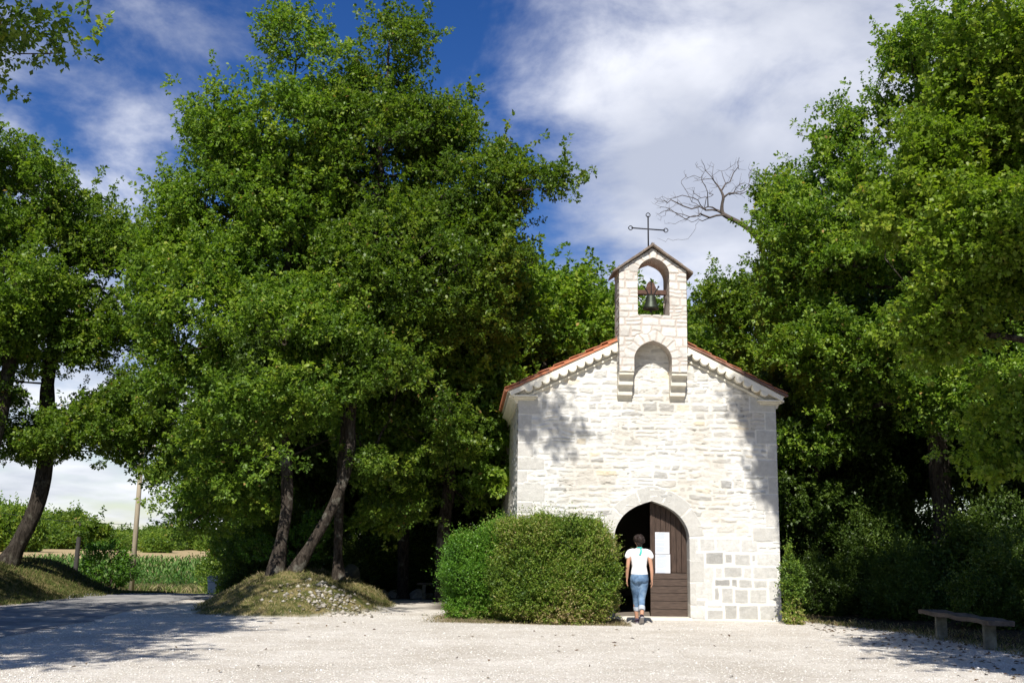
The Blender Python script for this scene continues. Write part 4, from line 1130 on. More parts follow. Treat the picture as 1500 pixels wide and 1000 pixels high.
ub = make_bush('wood_edge_bush', 306, (0, 0, 0), [(0, 0, 1.2, 1.3, 1.0, 1.3), (-.7, .1, .8, .9, .8, .9), (.8, 0, 1.0, .9, .8, 1.0), (.1, 0, 2.3, .9, .8, .8)], 5200, (.085, .055), 'oak', 'x', 'bush', None, spr=.28, box=2.0, lmp=.8, stemr=.03)
for (x, y, s_, lb) in ((-10.4, 44.8, 1.1, 'tall leafy bush rising behind the pale bin at the road bend'), (-7.2, 36.2, 1.0, 'tall leafy bush behind the left slope of the mound'), (-7.0, 31.6, .72, 'small leafy bush just behind the crest of the mound'), (-3.0, 33.6, .9, 'tall leafy bush behind the rocks at the end of the path')):
    place(ub, (x, y), x*3, s_, lb, 'leafy bushes at the edge of the wood', 'bush', s_*1.15)
for c in list(ub.children): bpy.data.objects.remove(c)
bpy.data.objects.remove(ub)
for c in list(us.children): bpy.data.objects.remove(c)
bpy.data.objects.remove(us)
# sunlit young growth behind the mound trunks
yg = make_bush('young_shrub', 305, gz(-5.2, 27.6), [(-5.3, 27.6, 1.3, .5, .4, .45), (-4.9, 27.7, 1.75, .4, .4, .35), (-6.2, 27.9, 1.25, .4, .4, .35)], 420, (.075, .035), 'bright_box', 'young light green shrub glowing behind the mound trunks', 'bush', spr=.16)
print('shrubs', round(time.time()-T00, 1))
# ------------------------------------------------------------------ person
def ering(c, ax, ay, n=20, tilt=0):
    return [(c[0]+ax*math.cos(2*math.pi*i/n), c[1]+ay*math.sin(2*math.pi*i/n), c[2]+tilt*math.sin(2*math.pi*i/n)) for i in range(n)]
def vloft(mb, secs, n=20):
    """secs: (cx,cy,cz,rx,ry) stacked vertically"""
    V = []
    for c in secs: V += ering(c[:3], c[3], c[4], n)
    F = [(j*n+i, j*n+(i+1) % n, (j+1)*n+(i+1) % n, (j+1)*n+i) for j in range(len(secs)-1) for i in range(n)]
    F += [list(range(n))[::-1], list(range((len(secs)-1)*n, len(secs)*n))]; mb.add(V, F)
def smooth_path(P, R, m=4):
    P = np.array(P, float); t = np.linspace(0, len(P)-1, (len(P)-1)*m+1); Q = np.stack([np.interp(t, range(len(P)), P[:, k]) for k in range(3)], 1); r = np.interp(t, range(len(P)), R)
    for _ in range(2): Q[1:-1] = (Q[:-2]+2*Q[1:-1]+Q[2:])/4; r[1:-1] = (r[:-2]+2*r[1:-1]+r[2:])/4
    return Q, r
def limb(mb, P, R, n=14):
    Q, r = smooth_path(P, R); V, F = tube(Q, r, n, True); mb.add(V, F)
    for p, q in ((Q[0], r[0]), (Q[-1], r[-1])): ball(mb, p, (q*.98,)*3)
def ball(mb, c, r, n=14, m=9, rot=None):
    V = [(0, 0, -1)]
    for j in range(1, m):
        a = -math.pi/2+math.pi*j/m
        for i in range(n): V.append((math.cos(a)*math.cos(2*math.pi*i/n), math.cos(a)*math.sin(2*math.pi*i/n), math.sin(a)))
    V.append((0, 0, 1)); V = np.array(V)*np.array(r)
    if rot is not None: V = V @ np.array(rot).T
    V = V+np.array(c)
    F = [(0, 1+(i+1) % n, 1+i) for i in range(n)]
    for j in range(m-2):
        for i in range(n): F.append((1+j*n+i, 1+j*n+(i+1) % n, 1+(j+1)*n+(i+1) % n, 1+(j+1)*n+i))
    l = len(V)-1; b = 1+(m-2)*n
    F += [(b+i, b+(i+1) % n, l) for i in range(n)]; mb.add(V, F)
def fuse(mb, name, vox, mat, parent, sm=6, disp=None):
    o = mesh_np(name, np.array(mb.v), mb.f, None, None)
    r = o.modifiers.new('r', 'REMESH'); r.mode = 'VOXEL'; r.voxel_size = vox; r.use_smooth_shade = True
    s = o.modifiers.new('s', 'SMOOTH'); s.iterations = sm; s.factor = .5
    dg = bpy.context.evaluated_depsgraph_get(); me = bpy.data.meshes.new_from_object(o.evaluated_get(dg))
    bpy.data.objects.remove(o)
    if disp:
        n = len(me.vertices); V = np.empty(n*3, np.float32); me.vertices.foreach_get('co', V); V = V.reshape(-1, 3)
        Nn_ = np.empty(n*3, np.float32); me.vertices.foreach_get('normal', Nn_); Nn_ = Nn_.reshape(-1, 3)
        V = V+Nn_*disp(V)[:, None]; me.vertices.foreach_set('co', V.astype(np.float32).ravel()); me.update()
    me.name = name; me.materials.clear(); me.polygons.foreach_set('use_smooth', np.ones(len(me.polygons), bool))
    return link(name, me, mat, parent)
M['skin'] = simple('skin', (.46, .25, .16), .06, 12, .55, .05, .002)
M['shirt'] = simple('white_cotton', (.84, .84, .86), .03, 30, .9, .15, .004)
def denim():
    t = NT('denim'); v = t.obj(); a = t.noise(5, 4, .6, v); b = t.noise(120, 2, .5, v)
    c = t.ramp(a, [(.32, (.055, .105, .19)), (.5, (.12, .20, .32)), (.68, (.24, .34, .46))])
    t.principled(c, .9, t.bump(b, .2, .002)); return t.m
M['denim'] = denim(); M['cuff'] = simple('denim_inside', (.42, .46, .52), .12, 40, .9)
M['hair'] = simple('dark_brown_hair', (.018, .009, .006), .4, 40, .6, .6, .006)
M['shoe'] = simple('plum_canvas', (.075, .055, .085), .2, 30, .85); M['sole'] = simple('shoe_sole', (.34, .32, .31), .1, 20, .8)
M['teal'] = simple('turquoise_cloth', (.06, .42, .36), .2, 30, .8)
wp = onz(937, 914)
W_ = empty('person', (wp[0], wp[1], 0.0), 0)
tag(W_, 'woman walking to the open door in a white t-shirt and rolled blue jeans', 'person')
hipL, hipR = (-.085, .0, .86), (.085, .0, .86)
kL, aL = (-.045, .14, .50), (-.028, .19, .10)
kR, aR = (.038, .02, .47), (.018, -.20, .165)
body = MB()
vloft(body, [(0, .0, .80, .10, .08), (0, 0, .84, .15, .10), (0, .0, .92, .155, .105), (0, .01, 1.03, .125, .088), (0, .01, 1.10, .128, .092), (0, .01, 1.22, .150, .10), (0, .0, 1.31, .165, .088), (0, -.005, 1.365, .13, .070), (0, -.005, 1.395, .065, .055)])
limb(body, [(0, -.005, 1.36), (0, .005, 1.44), (0, .015, 1.50)], [.060, .050, .052])
ball(body, (0, .02, 1.555), (.073, .090, .108)); ball(body, (0, .055, 1.505), (.052, .055, .058))
ball(body, (0, .112, 1.535), (.012, .018, .022)); ball(body, (-.075, .015, 1.535), (.010, .020, .030)); ball(body, (.075, .015, 1.535), (.010, .020, .030))
for s in (-1, 1): ball(body, (s*.028, .098, 1.555), (.014, .010, .009))
ball(body, (0, .104, 1.492), (.022, .008, .008))
shL, shR = (-.185, .0, 1.345), (.185, .0, 1.345)
elL, elR = (-.225, -.045, 1.075), (.225, -.03, 1.075)
wrL, wrR = (-.232, .02, .845), (.232, -.035, .835)
limb(body, [shL, (-.205, -.02, 1.2), elL, (-.232, -.01, .97), wrL], [.038, .042, .034, .033, .022])
limb(body, [shR, (.205, -.015, 1.2), elR, (.235, -.04, .97), wrR], [.038, .042, .034, .033, .022])
limb(body, [hipL, (-.075, .07, .68), kL, (-.055, .165, .34), aL], [.088, .080, .054, .050, .032])
limb(body, [hipR, (.07, .02, .67), kR, (.04, -.08, .33), aR], [.088, .080, .054, .050, .032])
for (w_, s) in ((wrL, -1), (wrR, 1)):
    w_ = np.array(w_); pc = w_+np.array([s*.004, .006, -.050])
    ball(body, pc, (.016, .036, .050))
    for q, (fy, fl) in enumerate(((.030, .068), (.010, .076), (-.010, .071), (-.029, .056))):
        b0 = pc+np.array([0, fy*.9, -.035]); b1 = b0+np.array([-s*.003, fy*.12, -fl*.5]); b2 = b1+np.array([-s*.018, 0, -fl*.42])
        Q, r = smooth_path([b0, b1, b2], [.0092, .0085, .0065], 4); V, F = tube(Q, r, 8, True); body.add(V, F); ball(body, Q[-1], (.0065,)*3, 8, 6)
    t0 = pc+np.array([-s*.004, .026, .012]); t1 = t0+np.array([-s*.012, .026, -.026]); t2 = t1+np.array([-s*.008, .008, -.026])
    Q, r = smooth_path([t0, t1, t2], [.012, .010, .008], 4); V, F = tube(Q, r, 8, True); body.add(V, F); ball(body, Q[-1], (.008,)*3, 8, 6)
fuse(body, 'body', .0058, M['skin'], W_, 3)
ts = MB()
vloft(ts, [(0, .0, .925, .168, .118), (0, .0, .99, .153, .112), (0, .01, 1.06, .142, .105), (0, .01, 1.14, .148, .11), (0, .01, 1.24, .168, .114), (0, .0, 1.32, .182, .10), (0, -.005, 1.37, .155, .082), (0, -.005, 1.40, .09, .068), (0, -.003, 1.415, .066, .060)], 24)
limb(ts, [(-.12, 0, 1.345), (-.185, .0, 1.325), (-.222, -.01, 1.262)], [.066, .068, .058]); limb(ts, [(.12, 0, 1.345), (.185, .0, 1.325), (.222, -.008, 1.262)], [.066, .068, .058])
fuse(ts, 'tshirt', .008, M['shirt'], W_, 5, lambda V: .006*fbm(V[:, 0]*9, V[:, 2]*16, V[:, 1]*9, oct=3, seed=3)*sstep(1.36, 1.1, V[:, 2]))
jn = MB()
vloft(jn, [(0, -.005, .765, .10, .085), (0, -.01, .80, .155, .118), (0, -.012, .85, .170, .125), (0, -.005, .90, .166, .118), (0, 0, .955, .150, .108), (0, 0, .965, .146, .104)], 24)
limb(jn, [(-.080, 0, .84), (-.073, .065, .68), (-.045, .135, .50), (-.038, .165, .33), (-.033, .18, .27)], [.100, .092, .068, .060, .054])
limb(jn, [(.080, 0, .84), (.068, .025, .67), (.038, .02, .47), (.032, -.07, .36), (.026, -.12, .29)], [.100, .092, .066, .060, .054])
ball(jn, (-.075, -.055, .835), (.082, .075, .085)); ball(jn, (.075, -.055, .835), (.082, .075, .085))
fuse(jn, 'jeans', .0075, M['denim'], W_, 4, lambda V: .005*fbm(V[:, 0]*12, V[:, 2]*22, V[:, 1]*12, oct=3, seed=6))
cf = MB(); cf.tube([(-.037, .172, .325), (-.031, .185, .245)], [.064, .062], 16); cf.build('rolled_cuff', M['cuff'], W_, smooth=True, bevel=.006)
cf = MB(); cf.tube([(.030, -.098, .335), (.022, -.150, .268)], [.064, .062], 16); cf.build('rolled_cuff', M['cuff'], W_, smooth=True, bevel=.006)
for (pc, s) in (((-.118, -.108), -1), ((.03, -.118), 1)):
    pk = MB(); pk.box(pc[0], pc[0]+.09, -.004, .004, .815, .915); o = pk.build('back_pocket', M['denim'], W_, bevel=.004); o.rotation_euler = (rad(6), 0, 0); o.location = (0, -.122+.09, 0)
def shoe(pos, pitch):
    e = empty('shoe', pos); e.parent = W_; e.rotation_euler = (pitch, 0, 0)
    u = MB()
    for y, zc, rx, rz in (): pass
    V = []; secs = [(-.075, .050, .026, .032), (-.06, .055, .036, .047), (-.02, .058, .038, .052), (.03, .045, .040, .040), (.08, .034, .044, .028), (.125, .030, .042, .022), (.155, .026, .028, .016)]
    n = 14
    for y, z, rx, rz in secs:
        for i in range(n): a = 2*math.pi*i/n; V.append((rx*math.cos(a), y, z+rz*math.sin(a)))
    F = [(j*n+i, j*n+(i+1) % n, (j+1)*n+(i+1) % n, (j+1)*n+i) for j in range(len(secs)-1) for i in range(n)]+[list(range(n)), list(range((len(secs)-1)*n, len(secs)*n))[::-1]]
    u.add(V, F); u.build('upper', M['shoe'], e, smooth=True)
    sl = MB(); O = [(.0, -.088), (.028, -.078), (.036, -.04), (.034, .0), (.042, .06), (.044, .11), (.032, .155), (0, .172)]
    O = O+[(-x, y) for x, y in O[-2:0:-1]]
    m = len(O); V = [(x, y, 0) for x, y in O]+[(x*1.02, y*1.01, .026) for x, y in O]
    F = [list(range(m))[::-1], list(range(m, 2*m))]+[(i, (i+1) % m, (i+1) % m+m, i+m) for i in range(m)]
    sl.add(V, F).build('sole', M['sole'], e, bevel=.004)
    return e
shoe((-.030, .19, .0), 0); 
shoe((.018, -.215, .088), rad(-38))
hr = MB(); rs = np.random.RandomState(5)
ball(hr, (0, .0, 1.575), (.088, .098, .098)); ball(hr, (.012, -.082, 1.585), (.068, .055, .066)); ball(hr, (.0, -.055, 1.50), (.060, .045, .06))
for i in range(90):
    a = rs.uniform(0, 2*math.pi); e_ = rs.uniform(-.5, 1.4); r = .092
    c = np.array([r*math.cos(a)*math.cos(e_), .0-.012+.098*math.sin(a)*math.cos(e_), 1.57+.095*math.sin(e_)])
    if c[1] > .06 and c[2] < 1.60: continue
    ball(hr, c, (rs.uniform(.014, .026),)*3, 8, 6)
fuse(hr, 'hair', .006, M['hair'], W_, 1, lambda V: .008*fbm(V[:, 0]*60, V[:, 1]*60, V[:, 2]*60, oct=2, seed=4))
rb = MB(); V = []; ns = 9
for i in range(ns):
    t = i/(ns-1); z = 1.435-.145*t; y = -.068-.045*t-.012*math.sin(t*3); x0 = .012+.014*math.sin(t*4)
    for dx in (-.014, .014):
        for dy in (-.003, .003): V.append((x0+dx*(1+.5*t), y+dy, z))
F = []
for i in range(ns-1):
    a = i*4; b_ = a+4; F += [(a, a+2, b_+2, b_), (a+1, b_+1, b_+3, a+3), (a, b_, b_+1, a+1), (a+2, a+3, b_+3, b_+2)]
F += [(0, 1, 3, 2), (4*ns-4, 4*ns-2, 4*ns-1, 4*ns-3)]
rb.add(V, F); rb.tube([(-.05, -.055, 1.425), (-.02, -.068, 1.43), (.02, -.068, 1.43), (.05, -.052, 1.425)], .010, 8); rb.build('ribbon', M['teal'], W_, smooth=False)

# ------------------------------------------------------------------ bench
M['bench'] = simple('weathered_plank', (.105, .085, .068), .4, 10, .9, .6, .012, stretch=(1, .25, 1)); M['bench_post'] = simple('mossy_stone_post', (.17, .16, .12), .4, 9, .95, .6, .015)
p1 = onz(1392, 936); p2 = onz(1464, 951)
bd = np.array([p2[0]-p1[0], p2[1]-p1[1]]); bd /= np.linalg.norm(bd); ang = math.atan2(bd[1], bd[0])-math.pi/2
bo = empty('park_bench', (p1[0], p1[1], float(hgt(p1[0], p1[1]))), ang); tag(bo, 'old backless wooden bench on two stone posts at the shaded right edge', 'bench')
LB = float(np.linalg.norm(p2[:2]-p1[:2]))
mb = MB(); random.seed(4); n = 26; V = []; F = []
for i in range(n+1):
    y = -.42+(LB+.95)*i/n
    w0 = .0+.012*math.sin(i*1.3)+random.uniform(-.006, .006); w1 = .36+random.uniform(-.008, .008); zt = .455+random.uniform(-.005, .005)+.008*math.sin(i*.7)
    V += [(w0-.03, y, zt-.075), (w1, y, zt-.07), (w1+.005, y, zt), ((w0+w1)/2, y, zt+.004), (w0-.03, y, zt)]
for i in range(n):
    for j in range(5): F.append((i*5+j, i*5+(j+1) % 5, (i+1)*5+(j+1) % 5, (i+1)*5+j))
F += [(4, 3, 2, 1, 0), tuple(n*5+k for k in range(5))]
mb.add(V, F).build('seat', M['bench'], bo, bevel=.008)
for yy in (0, LB):
    MB().box(.05, .23, yy-.05, yy+.05, -.1, .383, .008).build('leg', M['bench_post'], bo, bevel=.015)
# ------------------------------------------------------------------ litter bins by the road
M['bin'] = simple('pale_grey_plastic', (.74, .75, .77), .06, 12, .5); M['binlid'] = simple('lid_plastic', (.42, .44, .47), .06, 12, .5)
def bin_(u, v, y, label, col, lid, s=1.0):
    p = at(u, v, y); z = float(hgt(p[0], p[1])); e = empty('litter_bin', (p[0], p[1], z), .15); tag(e, label, 'bin', 'bins beside the road')
    V = []; 
    for z_, w, d in ((.06, .21, .22), (.86, .27, .29)):
        V += [(-w, -d, z_), (w, -d, z_), (w, d, z_), (-w, d, z_)]
    V = [(x*s, y_*s, z_*s) for x, y_, z_ in V]
    MB().add(V, [(3, 2, 1, 0), (4, 5, 6, 7), (0, 1, 5, 4), (1, 2, 6, 5), (2, 3, 7, 6), (3, 0, 4, 7)]).build('container', col, e, bevel=.03*s)
    MB().box(-.29*s, .29*s, -.32*s, .31*s, .862*s, .91*s).box(-.22*s, .22*s, -.24*s, .24*s, .911*s, .95*s).build('lid', lid, e, bevel=.02*s)
    MB().box(-.24*s, .24*s, -.272*s, -.262*s, .60*s, .66*s).build('front_rib', lid, e)
    MB().tube([(-.24*s, .33*s, .83*s), (.24*s, .33*s, .83*s)], .018*s, 8).build('handle', lid, e)
    for sx in (-1, 1): MB().tube([(sx*.20*s, .20*s, .08*s), (sx*.26*s, .20*s, .08*s)], .08*s, 14).build('wheel', M['iron'], e)
    return e
bin_(311, 868, 37, 'pale grey wheeled bin standing at the road bend', M['bin'], M['binlid'], .62)
bin_(326, 867, 38, 'darker grey bin standing just right of the pale bin', simple('mid_grey_plastic', (.16, .18, .21), .06, 12, .5), M['binlid'], .50)
# ------------------------------------------------------------------ poles and wire
M['pole'] = simple('weathered_pole', (.33, .28, .20), .25, 6, .9, .5, .01, stretch=(4, 4, .3)); M['post'] = simple('dark_post', (.055, .05, .045), .2, 8, .9)
pp = at(193, 852, 52); pz = float(hgt(pp[0], pp[1]))
e = empty('utility_pole', (pp[0], pp[1], pz)); tag(e, 'round wooden utility pole beside the maize field', 'pole')
pt = at(206, 690, 52)
top = np.array([pt[0]-pp[0], 0, 7.2]); 
MB().tube([(0, 0, -.5), tuple(top*.5), tuple(top)], [.13, .115, .10], 14).build('shaft', M['pole'], e, smooth=True)
MB().box(top[0]-.7, top[0]+.7, -.16, -.10, 6.75, 6.85).build('crossarm', M['pole'], e, bevel=.01)
iw = top[0]; topw = np.array([pp[0]+top[0]-.6, pp[1]-.13, pz+6.93])
for sx in (-.6, .6): MB().lathe([(0.0, 6.851), (.03, 6.851), (.045, 6.88), (.03, 6.90), (.045, 6.92), (.02, 6.95), (0, 6.96)], 10, (top[0]+sx, -.13)).build('insulator', M['paper'], e)
a = at(195, 768, 52.0); a0 = np.array([pp[0]-.0, pp[1]-.11, a[2]])
far = at(-60, 738, 62); P_ = [a0+(far-a0)*t+np.array([0, 0, -.25*math.sin(math.pi*t)]) for t in np.linspace(0, 1, 24)]
o = MB().tube(P_, .011, 5).build('power_line', M['iron'], None); tag(o, 'thin wire slanting up from the wooden pole towards the left edge', 'wire')
fp = at(111, 832, 38.0); fz = float(hgt(fp[0], fp[1]))
o = MB().tube([(0, 0, -.2), (.0, 0, .9), (.02, 0, at(111, 786, 38)[2]-fz)], [.085, .08, .075], 10).build('wooden_post', M['post'], None); o.location = (fp[0], fp[1], fz)
tag(o, 'dark wooden post at the crest of the left bank', 'post')
# young trees by the road
sp = at(116, 838, 40); b = gz(sp[0], sp[1])
make_tree('young_tree', 401, b, [b, tuple(at(114, 800, 40)), tuple(at(117, 766, 40))], [E_(124, 770, 40, 16, 9, .4), E_(140, 778, 40, 14, 7, .4), E_(115, 770, 40, 8, 10, .3)], 40, .03, 'oak', 'spindly young tree with few leaves beside the dark post', 'tree', lpt=40, cr=.22, leaf=(.13, .08))
sp = at(156, 845, 41); b = gz(sp[0], sp[1])
make_bush('young_shrub', 402, b, [(b[0], b[1], b[2]+1.0, .75, .6, .75), (b[0]-.5, b[1], b[2]+1.3, .4, .4, .4), (b[0]+.45, b[1], b[2]+.8, .45, .4, .5)], 420, (.13, .06), 'bright_box', 'light green leafy shrub between the dark post and the wooden pole', 'bush', spr=.2, stemr=.03)

# ------------------------------------------------------------------ rocks at the mound and path
M['rock'] = simple('pale_rock', (.42, .40, .36), .3, 7, .95, .8, .03); M['rock_dark'] = simple('shade_darkened_rock', (.05, .052, .038), .45, 5, .95, .8, .03)  # boulder colour darkened to stand in for shade that misses it
def rock_mesh(seed, r):
    rs = np.random.RandomState(seed); mb = MB(); ball(mb, (0, 0, 0), (1, 1, 1), 22, 14); V = np.array(mb.v)
    d = 1+.30*fbm(V[:, 0]*1.3+seed, V[:, 1]*1.3, V[:, 2]*1.3, oct=3, seed=seed)
    V = V*d[:, None]
    for _ in range(9):
        n = rand_dir(rs, 1)[0]; c = rs.uniform(.55, .85); k = V @ n; V = V-np.maximum(0, k-c)[:, None]*n[None]*.9
    V = V*np.array(r); me = bpy.data.meshes.new('rock'); me.from_pydata(V.tolist(), [], mb.f); me.update(); return me
tall = rock_mesh(3, (.42, .40, .62)); tall.materials.append(M['rock_dark'])
o = link('boulder', tall); o.location = (-4.05, 27.9, .30); tag(o, 'boulder with shade put into its dark colour behind the right end of the mound', 'boulder')
rms = []
for k in range(5):
    m_ = rock_mesh(20+k, (.5, .42, .3)); m_.materials.append(M['rock']); rms.append(m_)
random.seed(9)
spots = [(561, 868, 'pale rock at the left of the path end'), (572, 863, None), (583, 867, None), (592, 860, None), (600, 866, None), (612, 869, None), (625, 868, 'low rock nearest the clipped bushes at the end of the gravel path'), (634, 863, None)]
for i, (u, v, lab) in enumerate(spots):
    p = onz(u, v+3); o = link('rock', rms[i % 5]); s = random.uniform(.45, .8); o.location = (p[0], p[1], float(hgt(p[0], p[1]))+.08*s); o.scale = (s, s, s); o.rotation_euler = (random.uniform(-.3, .3), random.uniform(-.3, .3), random.uniform(0, 6))
    tag(o, lab or 'pale rock in the row across the far end of the gravel path', 'rock', 'rocks closing the gravel path')
# bench in the shade beyond the path
e = empty('park_bench', (-1.7, 30.6, float(hgt(-1.7, 30.6))), .05); tag(e, 'low dark wooden bench half lost in shade beyond the gravel path', 'bench')
MB().box(-.8, .8, -.16, .16, .40, .45, .006).build('seat', M['bench'], e, bevel=.01)
for sx in (-.6, .6): MB().box(sx-.05, sx+.05, -.13, .13, -.05, .398).build('leg', M['bench_post'], e, bevel=.01)

# ------------------------------------------------------------------ loose stones, gravel, grass, leaf litter, maize, far scrub
def scatter_stones(name, n, xy, size, cols, seed, label, cat, zoff=0, flat=.6):
    rs = np.random.RandomState(seed); x, y = xy(rs, n); n = len(x)
    oc = np.array([(1, 0, 0), (.2, 1, 0), (-1, .1, 0), (0, -1, .1), (0, 0, 1), (0, 0, -1.)]); fc = np.array([(0, 1, 4), (1, 2, 4), (2, 3, 4), (3, 0, 4), (1, 0, 5), (2, 1, 5), (3, 2, 5), (0, 3, 5)])
    s = size(rs, n, y); a = rs.uniform(0, 6.28, n)
    V = oc[None]*(1+rs.uniform(-.35, .35, (n, 6, 1)))*np.stack([s, s*rs.uniform(.5, .9, n), s*flat*rs.uniform(.6, 1, n)], 1)[:, None, :]
    c, q = np.cos(a)[:, None], np.sin(a)[:, None]; X2 = V[:, :, 0]*c-V[:, :, 1]*q; Y2 = V[:, :, 0]*q+V[:, :, 1]*c; V[:, :, 0] = X2; V[:, :, 1] = Y2
    V += np.stack([x, y, hgt(x, y)+s*flat*.35+zoff], 1)[:, None, :]
    F = (fc[None]+(np.arange(n)*6)[:, None, None]).reshape(-1, 3)
    ci = rs.randint(0, len(cols), n); col = np.repeat(np.array(cols)[ci]*rs.uniform(.8, 1.15, (n, 1)), 6, axis=0)
    o = mesh_np(name, V.reshape(-1, 3), F, M['masonry'], None, col=col); tag(o, label, cat, kind='stuff'); return o
def court(rs, n):
    y = 10.5+(rs.uniform(0, 1, n)**1.25)*13.5; x = rs.uniform(-.56, .56, n)*y*1.02; g = gmask(x, y); ok = (np.maximum(np.maximum(g[0], g[1]), np.maximum(g[3], g[4])) < .5) & (np.abs(x+9) > 1.4)
    ok &= ~((y > 22.3) & (x > -1) & (x < 6)); return x[ok], y[ok]
scatter_stones('gravel', 60000, court, lambda rs, n, y: rs.uniform(.006, .015, n)*(1+(rs.uniform(0, 1, n) > .985)*.9), [(.74, .715, .67), (.79, .77, .73), (.66, .63, .58), (.56, .53, .48), (.83, .81, .78)], 1, 'loose pale limestone gravel over the forecourt', 'gravel')
def mst(rs, n):
    x = rs.normal(-3.75, .5, n); y = rs.normal(23.2, .45, n); return x, y
scatter_stones('rubble', 420, mst, lambda rs, n, y: .02+.06*rs.uniform(0, 1, n)**3, [(.36, .34, .29), (.44, .41, .36), (.22, .20, .16), (.26, .23, .16)], 2, 'pale stone rubble spilling down the near right foot of the mound', 'rubble', flat=.7)
def litter(rs, n):
    x = np.r_[rs.uniform(-5, 5, n//4), rs.uniform(5.4, 8.8, n-n//4)]; y = np.r_[rs.uniform(12, 22, n//4), rs.uniform(14, 26, n-n//4)]; return x, y
def grass(name, seed, n, xy, h, cols, label, cat='grass', lean=.5, wid=.006):
    rs = np.random.RandomState(seed); x, y = xy(rs, n); n = len(x); z = hgt(x, y)-.01; a = rs.uniform(0, 6.28, n); hh = h*rs.uniform(.4, 1.2, n)
    sx, sy = np.cos(a)*wid, np.sin(a)*wid; lx, ly = rs.normal(size=n)*lean*hh, rs.normal(size=n)*lean*hh
    V = np.stack([np.stack([x-sx, y-sy, z], 1), np.stack([x+sx, y+sy, z], 1), np.stack([x+lx*.4+sx*.7, y+ly*.4+sy*.7, z+hh*.6], 1), np.stack([x+lx, y+ly, z+hh], 1)], 1).reshape(-1, 3)
    F = np.arange(n*4).reshape(n, 4)
    ci = rs.randint(0, len(cols), n); pn = .8+.5*fbm(x*1.2, y*1.2, oct=3, seed=seed)[:, None]
    col = np.repeat(np.array(cols)[ci]*pn*rs.uniform(.8, 1.2, (n, 1)), 4, axis=0)
    o = mesh_np(name, V, F, M['grassblade'], None, col=np.clip(col, 0, 1)); tag(o, label, cat, kind='stuff'); return o
t = NT('grass_blade'); c = t.attr('Col').outputs['Color']; p = t.principled(c, .8, spec=.1); tr = t.n('ShaderNodeBsdfTranslucent'); t.l(c, tr.inputs['Color']); ms = t.n('ShaderNodeMixShader'); ms.inputs[0].default_value = .3
t.l(p.outputs[0], ms.inputs[1]); t.l(tr.outputs[0], ms.inputs[2]); t.l(ms.outputs[0], t.out.inputs[0]); M['grassblade'] = t.m
def on_mound(rs, n):
    x = rs.uniform(-8, -1.6, n); y = rs.uniform(21, 32, n); g = gmask(x, y)[0]; k = rs.uniform(0, 1, n) < g*(.75-.6*sstep(1.0, .4, np.hypot(x+3.5, (y-23.6))))
    return x[k], y[k]
DRY = [(.40, .33, .17), (.28, .25, .10), (.17, .18, .06), (.46, .38, .22), (.12, .15, .04)]
grass('grass', 11, 60000, on_mound, .07, DRY, 'short half dry grass over the mound')
def on_bank(rs, n):
    x = rs.uniform(-18, -10, n); y = rs.uniform(20, 37, n); g = gmask(x, y)[1]; k = rs.uniform(0, 1, n) < g; return x[k], y[k]
grass('grass', 12, 70000, on_bank, .09, [(.13, .16, .045), (.18, .19, .06), (.26, .22, .10), (.09, .13, .03)], 'green grass on the bank left of the road', wid=.009)
def on_strip(rs, n):
    x = rs.uniform(-2, 2.4, n); y = rs.uniform(20.5, 23.5, n); g = gmask(x, y)[4]; k = rs.uniform(0, 1, n) < g; return x[k], y[k]
grass('grass', 13, 9000, on_strip, .055, DRY+[(.42, .34, .22), (.40, .33, .2)], 'dry trodden grass edging the clipped bushes')
def on_right(rs, n):
    y = rs.uniform(13, 26, n); x = np.interp(y, [13, 18, 20, 23.5, 26], [7.6, 7.35, 7.1, 5.8, 5.3])+rs.uniform(-.1, 1.0, n)**2*1.2+rs.uniform(-.2, .2, n); return x, y
grass('grass', 14, 6000, on_right, .07, DRY, 'thin dry grass along the shaded right edge of the forecourt')
def verge(rs, n):
    x = rs.uniform(-24, -4, n); y = rs.uniform(54.8, 58, n); return x, y
grass('grass', 15, 9000, verge, .35, [(.40, .34, .18), (.26, .26, .10), (.14, .20, .05)], 'tall dry grass between road and maize', wid=.02)
def lit_leaves(seed, n, xy, label):
    rs = np.random.RandomState(seed); x, y = xy(rs, n); C = np.stack([x, y, hgt(x, y)+.012], 1); a = rand_dir(rs, n); a[:, 2] *= .15
    nr = rand_dir(rs, n, 2.5); o = leaves_mesh('leaf_litter', C, a, nr, rs.uniform(.05, .10, n), rs.uniform(.03, .05, n), rs.uniform(0, 1, n), M['dry_leaf']); tag(o, label, 'leaves', kind='stuff')
M['dry_leaf'] = leaf_mat('dry_leaf', [(0, (.05, .035, .02)), (.5, (.16, .09, .045)), (1, (.28, .20, .10))], trans=.1)
lit_leaves(3, 900, lambda rs, n: (np.interp(rs.uniform(13, 27, n), [13, 18, 20, 23.5, 27], [7.6, 7.3, 7.0, 5.8, 5.4])*0+rs.uniform(5.6, 10, n), rs.uniform(13, 27, n)), 'dry brown leaves under the trees on the right')
lit_leaves(4, 60, lambda rs, n: (rs.uniform(-5, 6, n), rs.uniform(12, 21.5, n)), 'single dry leaves and bark bits scattered on the gravel')
